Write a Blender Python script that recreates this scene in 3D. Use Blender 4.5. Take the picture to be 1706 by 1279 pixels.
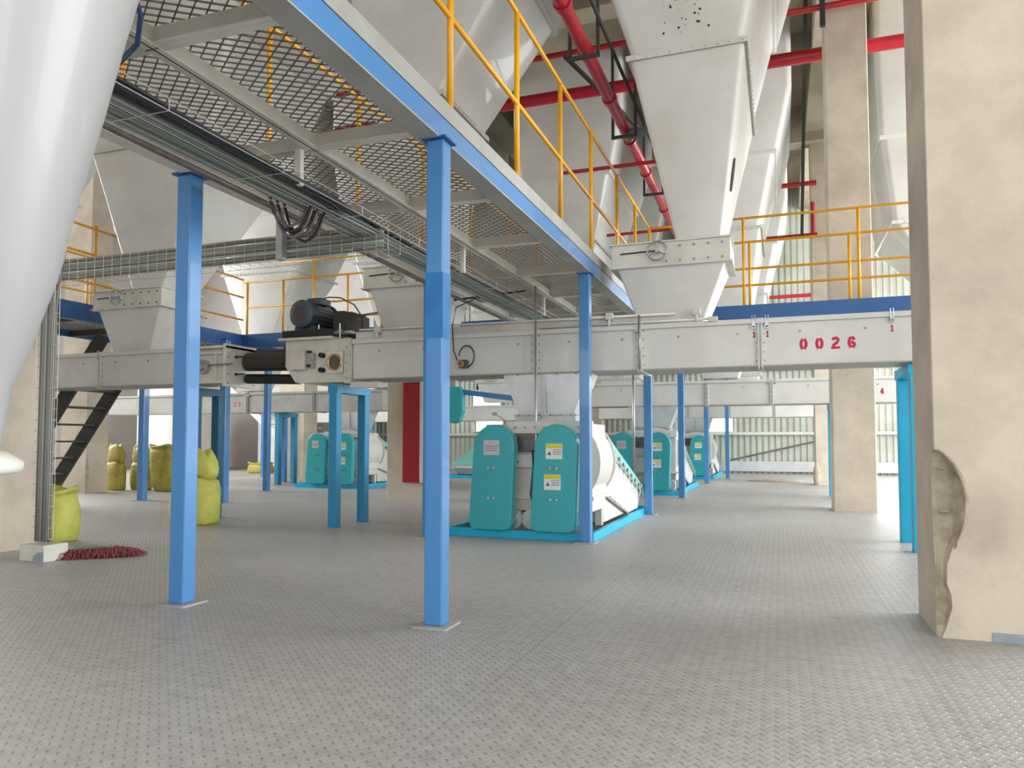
import bpy, bmesh, math, random
from mathutils import Vector, Matrix
R = math.radians
random.seed(7)
SC = bpy.context.scene
COL = SC.collection
for o in list(bpy.data.objects): bpy.data.objects.remove(o)

# ------------------------------------------------------------------ camera
F_PX = 1240.0
PITCH = math.atan(F_PX / 25600.0)
YAW = math.atan(445.0 / F_PX * math.cos(PITCH))
cam_d = bpy.data.cameras.new('camera')
cam_d.sensor_fit = 'HORIZONTAL'; cam_d.sensor_width = 36.0
cam_d.lens = F_PX / 1706.0 * 36.0
cam_d.shift_y = 35.5 / 1706.0
cam_d.clip_start = 0.05; cam_d.clip_end = 300
cam = bpy.data.objects.new('camera', cam_d); COL.objects.link(cam)
cam.location = (0, 0, 1.1)
cam.rotation_euler = (math.pi / 2 + PITCH, 0, YAW)
SC.camera = cam

# ------------------------------------------------------------------ world, daylight, exposure
w = bpy.data.worlds.new('daylight'); SC.world = w; w.use_nodes = True
nt = w.node_tree; nt.nodes.clear()
bg = nt.nodes.new('ShaderNodeBackground'); wo = nt.nodes.new('ShaderNodeOutputWorld')
bg.inputs['Color'].default_value = (0.93, 0.96, 1.0, 1); bg.inputs['Strength'].default_value = 2.6
nt.links.new(bg.outputs[0], wo.inputs[0])

def area(name, loc, target, sx, sy, power, col=(0.96, 0.98, 1.0)):
    l = bpy.data.lights.new(name, 'AREA'); l.shape = 'RECTANGLE'; l.size = sx; l.size_y = sy
    l.energy = power; l.color = col
    o = bpy.data.objects.new(name, l); COL.objects.link(o); o.location = loc
    o.rotation_euler = (Vector(target) - Vector(loc)).to_track_quat('-Z', 'Y').to_euler()
    return o
# daylight entering through the tall openings of the right and rear sides
area('daylight_opening_right', (11.0, -1.2, 3.4), (0, 4.6, 0.6), 3.0, 4.5, 300)
area('daylight_opening_rear', (-1.0, -6.6, 4.2), (-2, 8, 2.2), 9.0, 4.5, 130)
area('daylight_opening_side', (11.5, 13.0, 4.5), (-4, 13, 3.0), 12.0, 6.0, 1900)
area('fill_light_left', (-24.5, 12.0, 6.5), (-8, 12, 2.0), 12.0, 4.0, 2500)  # added fill lamp brightening the left bay; the left wall is solid
area('area_light_far', (4.5, 25.6, 4.6), (-3, 12, 1.5), 8.0, 3.0, 700)  # large area light before the far wall, no opening behind it
SC.view_settings.view_transform = 'Standard'; SC.view_settings.look = 'None'
SC.view_settings.gamma = 1.0; SC.view_settings.use_curve_mapping = False
SC.view_settings.exposure = 0.42

# ------------------------------------------------------------------ materials
def lin(h):
    c = [int(h[i:i + 2], 16) / 255 for i in (0, 2, 4)]
    return tuple(x / 12.92 if x <= 0.04045 else ((x + 0.055) / 1.055) ** 2.4 for x in c) + (1,)
def mat(name, hexc, rough=0.5, metal=0.0, dirt=None, damt=0.3, dscale=3.0, bump=0.0, bscale=30.0, emit=None, estr=1.0, spec=None, coat=0.0):
    m = bpy.data.materials.new(name); m.use_nodes = True
    n = m.node_tree.nodes; L = m.node_tree.links; b = n['Principled BSDF']
    b.inputs['Roughness'].default_value = rough; b.inputs['Metallic'].default_value = metal
    if coat: b.inputs['Coat Weight'].default_value = coat
    tc = n.new('ShaderNodeTexCoord')
    ns = n.new('ShaderNodeTexNoise'); ns.inputs['Scale'].default_value = dscale; ns.inputs['Detail'].default_value = 7
    ns.inputs['Roughness'].default_value = 0.6
    geo = n.new('ShaderNodeNewGeometry')
    L.new(geo.outputs['Position'], ns.inputs['Vector'])
    cr = n.new('ShaderNodeValToRGB')
    cr.color_ramp.elements[0].position = 0.42; cr.color_ramp.elements[1].position = 0.72
    cr.color_ramp.elements[0].color = (0, 0, 0, 1); cr.color_ramp.elements[1].color = (damt,) * 3 + (1,)
    L.new(ns.outputs[0], cr.inputs[0])
    mx = n.new('ShaderNodeMix'); mx.data_type = 'RGBA'
    mx.inputs[6].default_value = lin(hexc); mx.inputs[7].default_value = lin(dirt or hexc)
    L.new(cr.outputs[0], mx.inputs[0]); L.new(mx.outputs[2], b.inputs['Base Color'])
    if bump:
        n2 = n.new('ShaderNodeTexNoise'); n2.inputs['Scale'].default_value = bscale; n2.inputs['Detail'].default_value = 5
        L.new(geo.outputs['Position'], n2.inputs['Vector'])
        bp = n.new('ShaderNodeBump'); bp.inputs['Strength'].default_value = bump; bp.inputs['Distance'].default_value = 0.01
        L.new(n2.outputs[0], bp.inputs['Height']); L.new(bp.outputs[0], b.inputs['Normal'])
    if emit:
        b.inputs['Emission Color'].default_value = lin(emit); b.inputs['Emission Strength'].default_value = estr
    return m
M = {}
M['white'] = mat('white_enamel', 'd6d6d1', 0.33, 0, 'b9b4a8', 0.45, 1.3, 0.04, 6, coat=0.15)
M['cream'] = mat('cream_enamel', 'd6d6cb', 0.4, 0, 'a59c8c', 0.5, 2.2, 0.03, 9)
M['rubbed'] = mat('off_white_panel', 'd6d3cb', 0.45, 0, 'b3a595', 0.6, 2.0)
M['concrete'] = mat('plastered_concrete', 'd3c6b4', 0.9, 0, 'a89b8b', 0.7, 1.5, 0.35, 22)
M['slab'] = mat('slab_concrete', 'b9ad98', 0.95, 0, '83796a', 0.7, 0.9, 0.3, 10)
M['rough'] = mat('broken_plaster', 'bfb19d', 0.95, 0, '8d806e', 0.9, 9.0, 1.0, 40)
M['blue'] = mat('blue_gloss_paint', '4a88c2', 0.26, 0, '3a76b2', 0.5, 1.2, 0.05, 8, coat=0.4)
M['blue_fresh'] = mat('fresh_blue_paint', '0f76b8', 0.3, 0, '0c4a92', 1.0, 4.0)
M['navy'] = mat('dark_blue_paint', '2f5f99', 0.45, 0, '274f80', 0.5, 1.0)
M['cyan'] = mat('turquoise_blue_paint', '12b0d8', 0.38, 0, '0f9cc2', 0.5, 2.0)
M['teal'] = mat('teal_guard_paint', '2ca6b0', 0.35, 0, '3d9fa5', 0.5, 3.0, 0.03, 8, coat=0.2)
M['standblue'] = mat('dull_blue_stand_paint', '2f8fbb', 0.45, 0, '2a7ea6', 0.5, 2.0)
M['tealdk'] = mat('dark_teal_paint', '155a75', 0.45, 0, '0f4a66', 0.5, 2.0)
M['teallite'] = mat('pale_teal_paint', '7cc9bd', 0.4)
M['yellow'] = mat('yellow_rail_paint', 'eeaa12', 0.35, 0, 'c98708', 0.5, 3.0)
M['red'] = mat('red_pipe_paint', 'b51f30', 0.3, 0, '8e1523', 0.4, 4.0)
M['redbox'] = mat('red_cabinet_paint', 'a11724', 0.4, 0, '7d0f1a', 0.4, 2.0)
M['stencil'] = mat('red_stencil_paint', 'c4193b', 0.6, 0, 'e0506c', 0.5, 40.0)
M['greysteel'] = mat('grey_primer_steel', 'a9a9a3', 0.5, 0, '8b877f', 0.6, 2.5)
M['beam'] = mat('pale_beam_paint', 'dcd9d0', 0.5, 0, 'b8b2a8', 0.6, 2.5)
M['mesh'] = mat('grey_mesh_steel', '85827c', 0.55, 0.2, '5f5a52', 0.5, 2.0)
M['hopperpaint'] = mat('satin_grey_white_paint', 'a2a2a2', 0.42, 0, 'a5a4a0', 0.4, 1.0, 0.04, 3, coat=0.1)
M['galv'] = mat('galvanised_steel', 'b6babb', 0.35, 0.75, '8d8f8e', 0.6, 4.0)
M['wire'] = mat('tray_wire', 'c9cbc4', 0.4, 0.35)
M['shiny'] = mat('shiny_sheet_steel', 'e4e5e6', 0.28, 0.6, 'c4c6ca', 0.7, 2.5, 0.15, 4)
M['cableg'] = mat('grey_green_cable', '8b938c', 0.5, 0, '727a75', 0.5, 3.0)
M['cablel'] = mat('pale_grey_cable', 'a9afa8', 0.45)
M['cabled'] = mat('mid_grey_cable', '666b68', 0.5)
M['cableb'] = mat('black_cable', '2c2d30', 0.45)
M['cablen'] = mat('brown_grey_cable', '9a8d80', 0.5)
M['bluecable'] = mat('dark_blue_hose', '2a3f66', 0.4)
M['conduit'] = mat('dark_conduit', '726c6c', 0.35, 0.3, '4f3b38', 0.6, 6.0)
M['motor'] = mat('dark_grey_motor', '46525a', 0.45, 0, '2f383d', 0.5, 5.0)
M['black'] = mat('black_rubber', '1d1d1f', 0.5)
M['dark'] = mat('dark_steel', '35332f', 0.6, 0, '4a3a2e', 0.5, 3.0)
M['bolt'] = mat('zinc_bolt', '8f8f8c', 0.4, 0.6)
M['sack'] = mat('woven_yellow_plastic', 'b0a646', 0.6, 0, '7d7430', 0.8, 5.0, 0.6, 40)
M['sackfresh'] = mat('bright_woven_plastic', 'cbcc63', 0.55, 0, 'a5a545', 0.6, 6.0, 0.35, 60)
M['sackin'] = mat('dark_olive_sack_tie', '6f6c26', 0.7, 0, '57551d', 0.6, 6.0, 0.35, 60)  # dark olive plastic, used only for the tie strings
M['mop'] = mat('red_mop_yarn', '9b3f4b', 0.9, 0, '6f4a45', 0.8, 30.0)
M['mopb'] = mat('brown_mop_yarn', '6d4a44', 0.9)
M['green'] = mat('green_plastic', '4f8f6b', 0.5)
M['corr'] = mat('corrugated_cladding', 'c4c8bd', 0.5, 0.1, '9c9f93', 0.6, 0.8)
M['wallpaint'] = mat('white_wall_paint', 'dedad8', 0.8, 0, 'bfb6b0', 0.5, 0.6)
M['label'] = mat('white_label', 'dfe3e2', 0.5)
M['labelgrey'] = mat('silver_nameplate', 'bcc2c0', 0.4, 0.3)
M['labely'] = mat('yellow_warning_strip', 'd6d020', 0.5)
M['ink'] = mat('label_ink', '4a3f7a', 0.6)
M['inkred'] = mat('red_ink', 'b03050', 0.6)
M['lamp'] = mat('lamp_tube', 'ffffff', 0.5, emit='ffffff', estr=4.0)
M['hole'] = mat('hopper_grille', '3f403c', 0.8)
M['glass'] = mat('port_glass', '5c5148', 0.1)
M['copper'] = mat('brass_ring', 'd8b28c', 0.25, 0.8)
M['plinthgrey'] = mat('grey_skirting_paint', '8c99a3', 0.7, 0, 'b9b5ab', 0.5, 8.0)

def floor_mat():
    m = bpy.data.materials.new('chequer_plate_floor'); m.use_nodes = True
    n = m.node_tree.nodes; L = m.node_tree.links; b = n['Principled BSDF']
    geo = n.new('ShaderNodeNewGeometry'); sp = n.new('ShaderNodeSeparateXYZ'); L.new(geo.outputs['Position'], sp.inputs[0])
    def mt(op, a, c=None, d=None):
        k = n.new('ShaderNodeMath'); k.operation = op
        for i, v in enumerate((a, c, d)):
            if v is None: continue
            if isinstance(v, (int, float)): k.inputs[i].default_value = v
            else: L.new(v, k.inputs[i])
        return k.outputs[0]
    P = 0.036
    u = mt('MULTIPLY', mt('ADD', sp.outputs[0], sp.outputs[1]), 0.7071 / P)
    v = mt('MULTIPLY', mt('SUBTRACT', sp.outputs[1], sp.outputs[0]), 0.7071 / P)
    fu, fv = mt('FLOOR', u), mt('FLOOR', v)
    cu = mt('SUBTRACT', mt('SUBTRACT', u, fu), 0.5); cv = mt('SUBTRACT', mt('SUBTRACT', v, fv), 0.5)
    par = mt('FLOORED_MODULO', mt('ADD', fu, fv), 2.0)
    def ell(a, c):
        x = mt('DIVIDE', a, 0.52); y = mt('DIVIDE', c, 0.17)
        return mt('SUBTRACT', 1.0, mt('ADD', mt('MULTIPLY', x, x), mt('MULTIPLY', y, y)))
    e1 = ell(cu, cv); e2 = ell(cv, cu)
    e = mt('ADD', mt('MULTIPLY', e1, mt('SUBTRACT', 1.0, par)), mt('MULTIPLY', e2, par))
    ecl = mt('MINIMUM', mt('MAXIMUM', mt('MULTIPLY', e, 2.0), 0.0), 1.0)
    big = n.new('ShaderNodeTexNoise'); big.inputs['Scale'].default_value = 0.35; big.inputs['Detail'].default_value = 6
    L.new(geo.outputs['Position'], big.inputs['Vector'])
    fine = n.new('ShaderNodeTexNoise'); fine.inputs['Scale'].default_value = 14; fine.inputs['Detail'].default_value = 8
    L.new(geo.outputs['Position'], fine.inputs['Vector'])
    cr = n.new('ShaderNodeValToRGB'); cr.color_ramp.elements[0].position = 0.3; cr.color_ramp.elements[1].position = 0.7
    cr.color_ramp.elements[0].color = lin('a3a29e'); cr.color_ramp.elements[1].color = lin('bfbebb')
    L.new(big.outputs[0], cr.inputs[0])
    m1 = n.new('ShaderNodeMix'); m1.data_type = 'RGBA'; m1.blend_type = 'MULTIPLY'; m1.inputs[0].default_value = 0.5
    cr2 = n.new('ShaderNodeValToRGB'); cr2.color_ramp.elements[0].position = 0.35; cr2.color_ramp.elements[1].position = 0.6
    cr2.color_ramp.elements[0].color = (0.66, 0.65, 0.64, 1); cr2.color_ramp.elements[1].color = (1, 1, 1, 1)
    L.new(fine.outputs[0], cr2.inputs[0]); L.new(cr.outputs[0], m1.inputs[6]); L.new(cr2.outputs[0], m1.inputs[7])
    m2 = n.new('ShaderNodeMix'); m2.data_type = 'RGBA'; m2.inputs[7].default_value = lin('6a665f')
    L.new(mt('MULTIPLY', ecl, mt('ADD', mt('MULTIPLY', par, 0.4), 0.08)), m2.inputs[0]); L.new(m1.outputs[2], m2.inputs[6])
    # plate joints every 1.5 m x 6 m
    jx = mt('LESS_THAN', mt('ABSOLUTE', mt('SUBTRACT', mt('FRACT', mt('DIVIDE', mt('ADD', sp.outputs[0], 30.7), 1.9)), 0.5)), 0.003)
    jy = mt('LESS_THAN', mt('ABSOLUTE', mt('SUBTRACT', mt('FRACT', mt('DIVIDE', mt('ADD', sp.outputs[1], 20.3), 3.75)), 0.5)), 0.0016)
    m3 = n.new('ShaderNodeMix'); m3.data_type = 'RGBA'; m3.inputs[7].default_value = lin('55504a')
    L.new(mt('MULTIPLY', mt('MAXIMUM', jx, jy), 0.18), m3.inputs[0]); L.new(m2.outputs[2], m3.inputs[6])
    L.new(m3.outputs[2], b.inputs['Base Color']); b.inputs['Roughness'].default_value = 0.46
    bp = n.new('ShaderNodeBump'); bp.inputs['Strength'].default_value = 0.7; bp.inputs['Distance'].default_value = 0.004
    L.new(mt('ADD', ecl, mt('MULTIPLY', fine.outputs[0], 0.5)), bp.inputs['Height']); L.new(bp.outputs[0], b.inputs['Normal'])
    return m
M['floor'] = floor_mat()

# ------------------------------------------------------------------ mesh helpers
class MB:
    def __init__(s): s.v = []; s.f = []; s.m = []; s.cur = 0
    def add(s, vs, fs):
        b = len(s.v); s.v += [tuple(x) for x in vs]
        for f in fs: s.f.append(tuple(b + i for i in f)); s.m.append(s.cur)
        return s
    def box(s, x0, x1, y0, y1, z0, z1):
        v = [(x, y, z) for z in (z0, z1) for y in (y0, y1) for x in (x0, x1)]
        return s.add(v, [(0, 2, 3, 1), (4, 5, 7, 6), (0, 1, 5, 4), (2, 6, 7, 3), (0, 4, 6, 2), (1, 3, 7, 5)])
    def loft(s, rings, cap=True):
        n = len(rings[0]); vs = [p for r in rings for p in r]; fs = []
        for k in range(len(rings) - 1):
            for i in range(n):
                j = (i + 1) % n; fs.append((k * n + i, k * n + j, (k + 1) * n + j, (k + 1) * n + i))
        if cap: fs += [tuple(range(n - 1, -1, -1)), tuple((len(rings) - 1) * n + i for i in range(n))]
        return s.add(vs, fs)
    def prism(s, poly, axis, a, b):
        def P(p, t):
            if axis == 'x': return (t, p[0], p[1])
            if axis == 'y': return (p[0], t, p[1])
            return (p[0], p[1], t)
        return s.loft([[P(p, a) for p in poly], [P(p, b) for p in poly]])
    def tube(s, pts, r, n=8, cap=True):
        pts = [Vector(p) for p in pts]; rings = []
        for i, p in enumerate(pts):
            t = (pts[min(i + 1, len(pts) - 1)] - pts[max(i - 1, 0)]).normalized()
            up = Vector((0, 0, 1)) if abs(t.z) < 0.95 else Vector((0, 1, 0))
            a = t.cross(up).normalized(); c = a.cross(t)
            rr = r[i] if isinstance(r, (list, tuple)) else r
            rings.append([p + (a * math.cos(2 * math.pi * k / n) + c * math.sin(2 * math.pi * k / n)) * rr for k in range(n)])
        return s.loft(rings, cap)
    def bar(s, p, q, wx, wz):
        p, q = Vector(p), Vector(q); t = (q - p).normalized()
        up = Vector((0, 0, 1)) if abs(t.z) < 0.95 else Vector((0, 1, 0))
        a = t.cross(up).normalized() * wx / 2; c = a.cross(t).normalized() * wz / 2
        return s.loft([[x + a + c, x - a + c, x - a - c, x + a - c] for x in (p, q)])
    def bolt(s, x, y, z, axis='y', r=0.012, h=0.012, n=6):
        d = {'x': (1, 0, 0), 'y': (0, -1, 0), 'z': (0, 0, 1), '-z': (0, 0, -1)}[axis]
        p = Vector((x, y, z)); return s.tube([p, p + Vector(d) * h], r, n)
    def build(s, name, m, parent=None, smooth=False, bevel=0.0, loc=None, fixn=True):
        me = bpy.data.meshes.new(name); me.from_pydata(s.v, [], s.f); me.update()
        ms = m if isinstance(m, (list, tuple)) else [m]
        for k in ms: me.materials.append(M[k])
        for p, mi in zip(me.polygons, s.m): p.material_index = mi
        if fixn:
            bm = bmesh.new(); bm.from_mesh(me); bmesh.ops.recalc_face_normals(bm, faces=bm.faces); bm.to_mesh(me); bm.free()
        o = bpy.data.objects.new(name, me); COL.objects.link(o)
        if parent: o.parent = parent
        if loc: o.location = loc
        if smooth:
            for p in me.polygons: p.use_smooth = True
            if smooth is not True:
                md = o.modifiers.new('edges', 'EDGE_SPLIT'); md.split_angle = R(smooth)
        if bevel:
            b = o.modifiers.new('bevel', 'BEVEL'); b.width = bevel; b.segments = 2; b.limit_method = 'ANGLE'; b.angle_limit = R(40)
        return o
def tag(o, label, cat, group=None):
    o['label'] = label; o['category'] = cat
    if group: o['group'] = group
    return o
def thing(name, label, cat, loc=(0, 0, 0), group=None):
    o = bpy.data.objects.new(name, None); COL.objects.link(o); o.location = loc; o.empty_display_size = 0.1
    return tag(o, label, cat, group)
def struct(o): o['kind'] = 'structure'; return o
def stuff(o): o['kind'] = 'stuff'; return o
def copy_tree(o, parent=None):
    c = o.copy(); COL.objects.link(c); c.parent = parent
    for ch in list(o.children): copy_tree(ch, c)
    return c
def clone(o, loc, label, rotz=None, group=None):
    c = copy_tree(o); c.location = loc; c['label'] = label
    if rotz is not None: c.rotation_euler = (0, 0, rotz)
    if group: c['group'] = group
    return c
def rrect(x0, x1, y0, y1, r, z, n=5):
    pts = []
    for cx, cy, a0 in ((x1 - r, y1 - r, 0), (x0 + r, y1 - r, 90), (x0 + r, y0 + r, 180), (x1 - r, y0 + r, 270)):
        for k in range(n + 1):
            a = R(a0 + 90 * k / n); pts.append((cx + r * math.cos(a), cy + r * math.sin(a), z))
    return pts

# ================================================================== THE BUILDING
struct(MB().box(-26, 13, -7, 27.6, -0.3, 0).build('floor', 'floor'))
mb = MB().box(-26, 13, -7, 27.6, 9.7, 10.0)
struct(mb.build('ceiling', 'slab'))
# concrete floor beams under the slab
k = 0
for (x0, x1, y0, y1, z0) in ((-26, 13, 12.5, 13.0, 8.75), (-26, 13, 20.1, 20.6, 8.75), (-26, 13, 5.0, 5.5, 8.9), (-26, 13, 9.0, 9.35, 9.15), (-26, 13, 16.4, 16.75, 9.15),
                            (0.75, 1.45, -2, 27.4, 9.0), (-2.75, -2.35, -2, 27.4, 9.25), (-6.9, -6.2, -2, 27.4, 9.0)):
    k += 1; struct(MB().box(x0, x1, y0, y1, z0, 9.72).build('trim_%d' % k, 'slab', bevel=0.015))

def column(x0, x1, y0, y1, side, chip=None):
    """plastered square column; its lower corner plaster may be knocked off"""
    rings = []; zs = [0, 0.05, 0.2, 0.4, 0.6, 0.8, 1.0, 1.2, 2.5, 4.5, 7, 9.4]
    mb = MB(); c = 0.012
    for z in zs:
        rings.append([(x0 + c, y0, z), (x1 - c, y0, z), (x1, y0 + c, z), (x1, y1 - c, z), (x1 - c, y1, z), (x0 + c, y1, z), (x0, y1 - c, z), (x0, y0 + c, z)])
    mb.loft(rings)
    return mb
def col_obj(name, *a):
    return struct(column(*a).build(name, 'concrete'))
CHIP = [(0, .035, .03), (.06, .06, .035), (.17, .11, .05), (.24, .10, .04), (.3, .07, .03), (.41, .09, .04), (.5, .13, .055), (.57, .16, .06), (.64, .205, .07), (.71, .215, .08), (.78, .225, .085), (.84, .21, .08), (.9, .19, .075), (.98, .13, .06), (1.03, .07, .03), (1.055, .02, .01)]
# near right column: corner plaster broken away in a ragged strip
def near_column():
    x0, x1, y0, y1 = 0.825, 1.56, 4.80, 5.42
    mb = MB(); random.seed(3)
    # (z, how far the front edge is cut back, depth)
    prof = [(z_, c_ / .68, d_) for z_, c_, d_ in [(a_, b_ * .68, e_) for a_, b_, e_ in CHIP]] + [(1.06, .006, .004), (1.5, .006, .004), (3, .006, .004), (6, .006, .004), (9.1, .006, .004)]
    rings = []
    for z, cx, dy in prof:
        cx *= .68 if cx > .01 else 1
        j = random.uniform(-.008, .008) if cx > .01 else 0
        rings.append([(x0 + cx + j, y0, z), (x1, y0, z), (x1, y1, z), (x0, y1, z), (x0, y0 + dy + .01, z), (x0 + cx * .35, y0 + dy * 1.0, z), (x0 + cx * .75 + j, y0 + dy * .85, z)])
    n = 7; b = 0
    for kk in range(len(rings) - 1):
        for i in range(n):
            jn = (i + 1) % n
            chipf = i in (4, 5, 6) and rings[kk][0][0] > x0 + .03
            mb.cur = 1 if chipf else 0
            mb.add([rings[kk][i], rings[kk][jn], rings[kk + 1][jn], rings[kk + 1][i]], [(0, 1, 2, 3)])
    mb.cur = 0; mb.add(rings[0], [tuple(range(6, -1, -1))]); mb.add(rings[-1], [tuple(range(7))])
    o = mb.build('wall_column_right', ['concrete', 'rough'])
    md = o.modifiers.new('weld', 'WELD'); md.merge_threshold = 0.0005
    return struct(o)
near_column()
# ragged plaster mesh rim and painted skirting patches on the near column
random.seed(5)
pts = [(.825 + c_ * .68 / .68 * .68 + .006, 4.797, z_) for z_, c_, d_ in reversed(CHIP[6:])]
mb = MB(); mb.tube(pts, [.004, .007, .009, .011, .011, .012, .010, .009, .008, .005], 7)
for k in range(14):
    t_ = k / 13; mb.tube([(0.955 - .02 * t_, 4.815, .93 - .22 * t_), (0.925 - .02 * t_, 4.83, .925 - .22 * t_)], .0018, 4)
for q in range(5): mb.tube([(0.922 + .009 * q, 4.83 - .004 * q, .93), (.905 + .009 * q, 4.83 - .004 * q, .70)], .0018, 4)
mb.tube([(.85, 4.84, .7), (.90, 4.835, .705)], .006, 5); mb.tube([(.85, 4.84, .95), (.885, 4.835, .945)], .005, 5)
struct(mb.build('trim_9', 'rough', smooth=True))
struct(MB().box(1.09, 1.29, 4.794, 4.80, 0, .05).box(1.36, 1.56, 4.794, 4.80, 0, .06).build('baseboard_right', 'plinthgrey'))
random.seed(9)
for nm, (x0, x1, y0, y1) in {'wall_column_middle': (.80, 1.425, 12.82, 13.5), 'wall_column_far': (.86, 1.5, 20.3, 20.95), 'wall_column_cabinet': (-7.0, -6.2, 12.5, 13.2),
                             'wall_column_left_near': (-8.0, -7.3, 5.05, 5.7), 'wall_column_left_far': (-14.6, -13.85, 11.85, 12.4), 'wall_column_back': (-14.6, -13.75, 19.4, 20.1),
                             'wall_column_inner': (-14.6, -13.75, 4.9, 5.6)}.items():
    col_obj(nm, x0, x1, y0, y1, None)
# swollen, broken plaster at the foot of the left columns
for nm, (x, y, z, sx, sz) in {'trim_10': (-7.3, 5.08, .28, .05, .62), 'trim_11': (-13.86, 11.88, .45, .05, .9), 'trim_12': (.885, 20.31, .3, .09, .8), 'trim_13': (-14.0, 12.07, .25, .12, .5)}.items():
    mb = MB(); rings = []
    for k in range(9):
        t = k / 8; rr = sx * math.sin(math.pi * min(1, t * .9 + .1)) * random.uniform(.7, 1.2)
        rings.append([(x + rr * math.cos(a) * 1.0, y + rr * .6 * math.sin(a), z - sz / 2 + max(0.0, t * sz) + (.0)) for a in [i * math.pi / 4 for i in range(8)]])
    o = struct(mb.loft(rings).build(nm, 'rough', smooth=True))

# corrugated back wall with bright openings
def corrugated(name, x0, x1, y, z0, z1, holes, pitch=0.2):
    mb = MB(); xs = []; x = x0
    prof = ((0, 0), (.35, 0), (.5, .045), (.85, .045))
    while x < x1:
        for a, d in prof: xs.append((x + a * pitch, d))
        x += pitch
    for i in range(len(xs) - 1):
        (a, d0), (b, d1) = xs[i], xs[i + 1]; segs = [(z0, z1)]
        for hx0, hx1, hz0, hz1 in holes:
            if a >= hx0 and b <= hx1:
                ns = []
                for s0, s1 in segs:
                    if hz0 > s0: ns.append((s0, min(s1, hz0)))
                    if hz1 < s1: ns.append((max(s0, hz1), s1))
                    if hz1 <= s0 or hz0 >= s1: ns.append((s0, s1))
                segs = ns
        for s0, s1 in segs: mb.add([(a, y - d0, s0), (b, y - d1, s0), (b, y - d1, s1), (a, y - d0, s1)], [(0, 1, 2, 3)])
    return struct(mb.build(name, 'corr', fixn=False))
holes = [(-2.5, -1.45, 1.45, 2.05), (-11.3, -10.1, 2.5, 3.05), (-11.2, -10.0, 1.5, 1.95), (-4.6, -3.6, 1.45, 2.05)]
corrugated('wall_back', -26, 13, 26.9, 0.0, 9.7, holes)
struct(MB().box(-9, 13, 26.7, 26.82, .08, .42).build('baseboard_back', 'shiny'))
struct(MB().box(-26, 13, 26.68, 26.84, 1.32, 1.42).build('trim_14', 'beam'))
struct(MB().box(-26, 13, 26.68, 26.84, 3.5, 3.62).build('trim_15', 'beam'))
struct(MB().box(2.0, 2.6, 26.2, 26.7, 0, 9.4).box(-6.6, -6.0, 26.2, 26.7, 0, 9.4).build('wall_back_pier', 'concrete'))
struct(MB().bar((-1.6, 26.66, .45), (2.0, 26.66, 1.3), .04, .06).build('trim_16', 'conduit'))
struct(MB().box(-26, -25.8, -7, 27.6, 0, 9.7).build('wall_left', 'wallpaint'))
struct(MB().box(-25.8, -15.2, 26.0, 26.3, 0, 9.7).build('wall_back_left', 'wallpaint'))
struct(MB().box(-26, 13, -7.2, -7, 0, 2.2).box(-26, 13, -7.2, -7, 6.2, 9.7).box(-26, -6, -7.2, -7, 2.2, 6.2).build('wall_rear', 'wallpaint'))
struct(MB().box(12.9, 13.1, -7, -2.8, 0, 9.7).box(12.9, 13.1, 0.5, 5.5, 0, 9.7).build('wall_right', 'wallpaint'))
# sun-bleached openings get thin frames
for i, (a, b, c, d) in enumerate(holes):
    mb = MB()
    for (x0, x1, z0, z1) in ((a - .06, b + .06, d, d + .05), (a - .06, b + .06, c - .05, c), (a - .06, a, c, d), (b, b + .06, c, d)): mb.box(x0, x1, 26.8, 26.92, z0, z1)
    struct(mb.build('window_%d' % (i + 1), 'beam'))

# ================================================================== STEEL POSTS
def steel_post(x, y, h, label, s=.115, mt='blue', group='blue box section platform posts'):
    t = thing('steel_post', label, 'post', (x, y, 0), group)
    MB().box(-s / 2, s / 2, -s / 2, s / 2, .012, h - .012).build('shaft', mt, t, bevel=.008)
    MB().box(-s * .95, s * .95, -s * .95, s * .95, 0, .012).build('base_plate', 'greysteel', t)
    MB().box(-s * .72, s * .72, -s * .72, s * .72, h - .012, h).build('cap_plate', 'navy', t)
    return t
tA = steel_post(-1.945, 4.09, 2.95, 'blue box post nearest the centre, with darker fresh paint patch halfway up', .114)
MB().box(-.0582, .0582, -.0582, .0582, 1.72, 2.12).build('repainted_patch', 'blue_fresh', tA)['label'] = 'darker fresh blue paint patch'
steel_post(-3.83, 4.05, 2.95, 'blue box post at left front, under the pale beam beside the cable loops', .12)
steel_post(-1.985, 7.93, 2.95, 'blue box post standing at the right front corner of the nearest machine frame')
steel_post(-3.79, 7.75, 2.95, 'blue box post hidden behind the nearest central post')
steel_post(-1.86, 11.3, 2.95, 'blue box post at the rear corner of the nearest machine frame')
steel_post(-1.79, 14.78, 2.95, 'blue box post in front of the second machine frame')
steel_post(-1.78, 20.0, 2.95, 'blue box post in front of the farthest machine')
steel_post(-1.45, 23.0, 2.95, 'slim far blue post below the bright wall opening', .11)
steel_post(-11.15, 10.75, 2.95, 'blue box post standing in front of the yellow sacks', .13)
steel_post(-9.42, 10.9, 2.95, 'blue box post just behind the dark teal conveyor stand', .13)
steel_post(-10.75, 13.8, 2.95, 'dark blue post left of the twin teal guards, before the far column', .12)
steel_post(-15.0, 19.1, 2.2, 'far thin blue post just left of the white stair', .13)
steel_post(-14.35, 19.2, 2.2, 'far thin blue post in front of the white stair', .13)
steel_post(-12.6, 16.9, 1.75, 'far short blue post behind the third conveyor trough, left group', .12)
steel_post(-8.1, 6.3, 2.95, 'blue post behind the left cable ladder beside the broken column', .13)
steel_post(-12.0, 20.5, 1.75, 'short pale blue post rising behind the left teal guard', .12)

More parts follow.
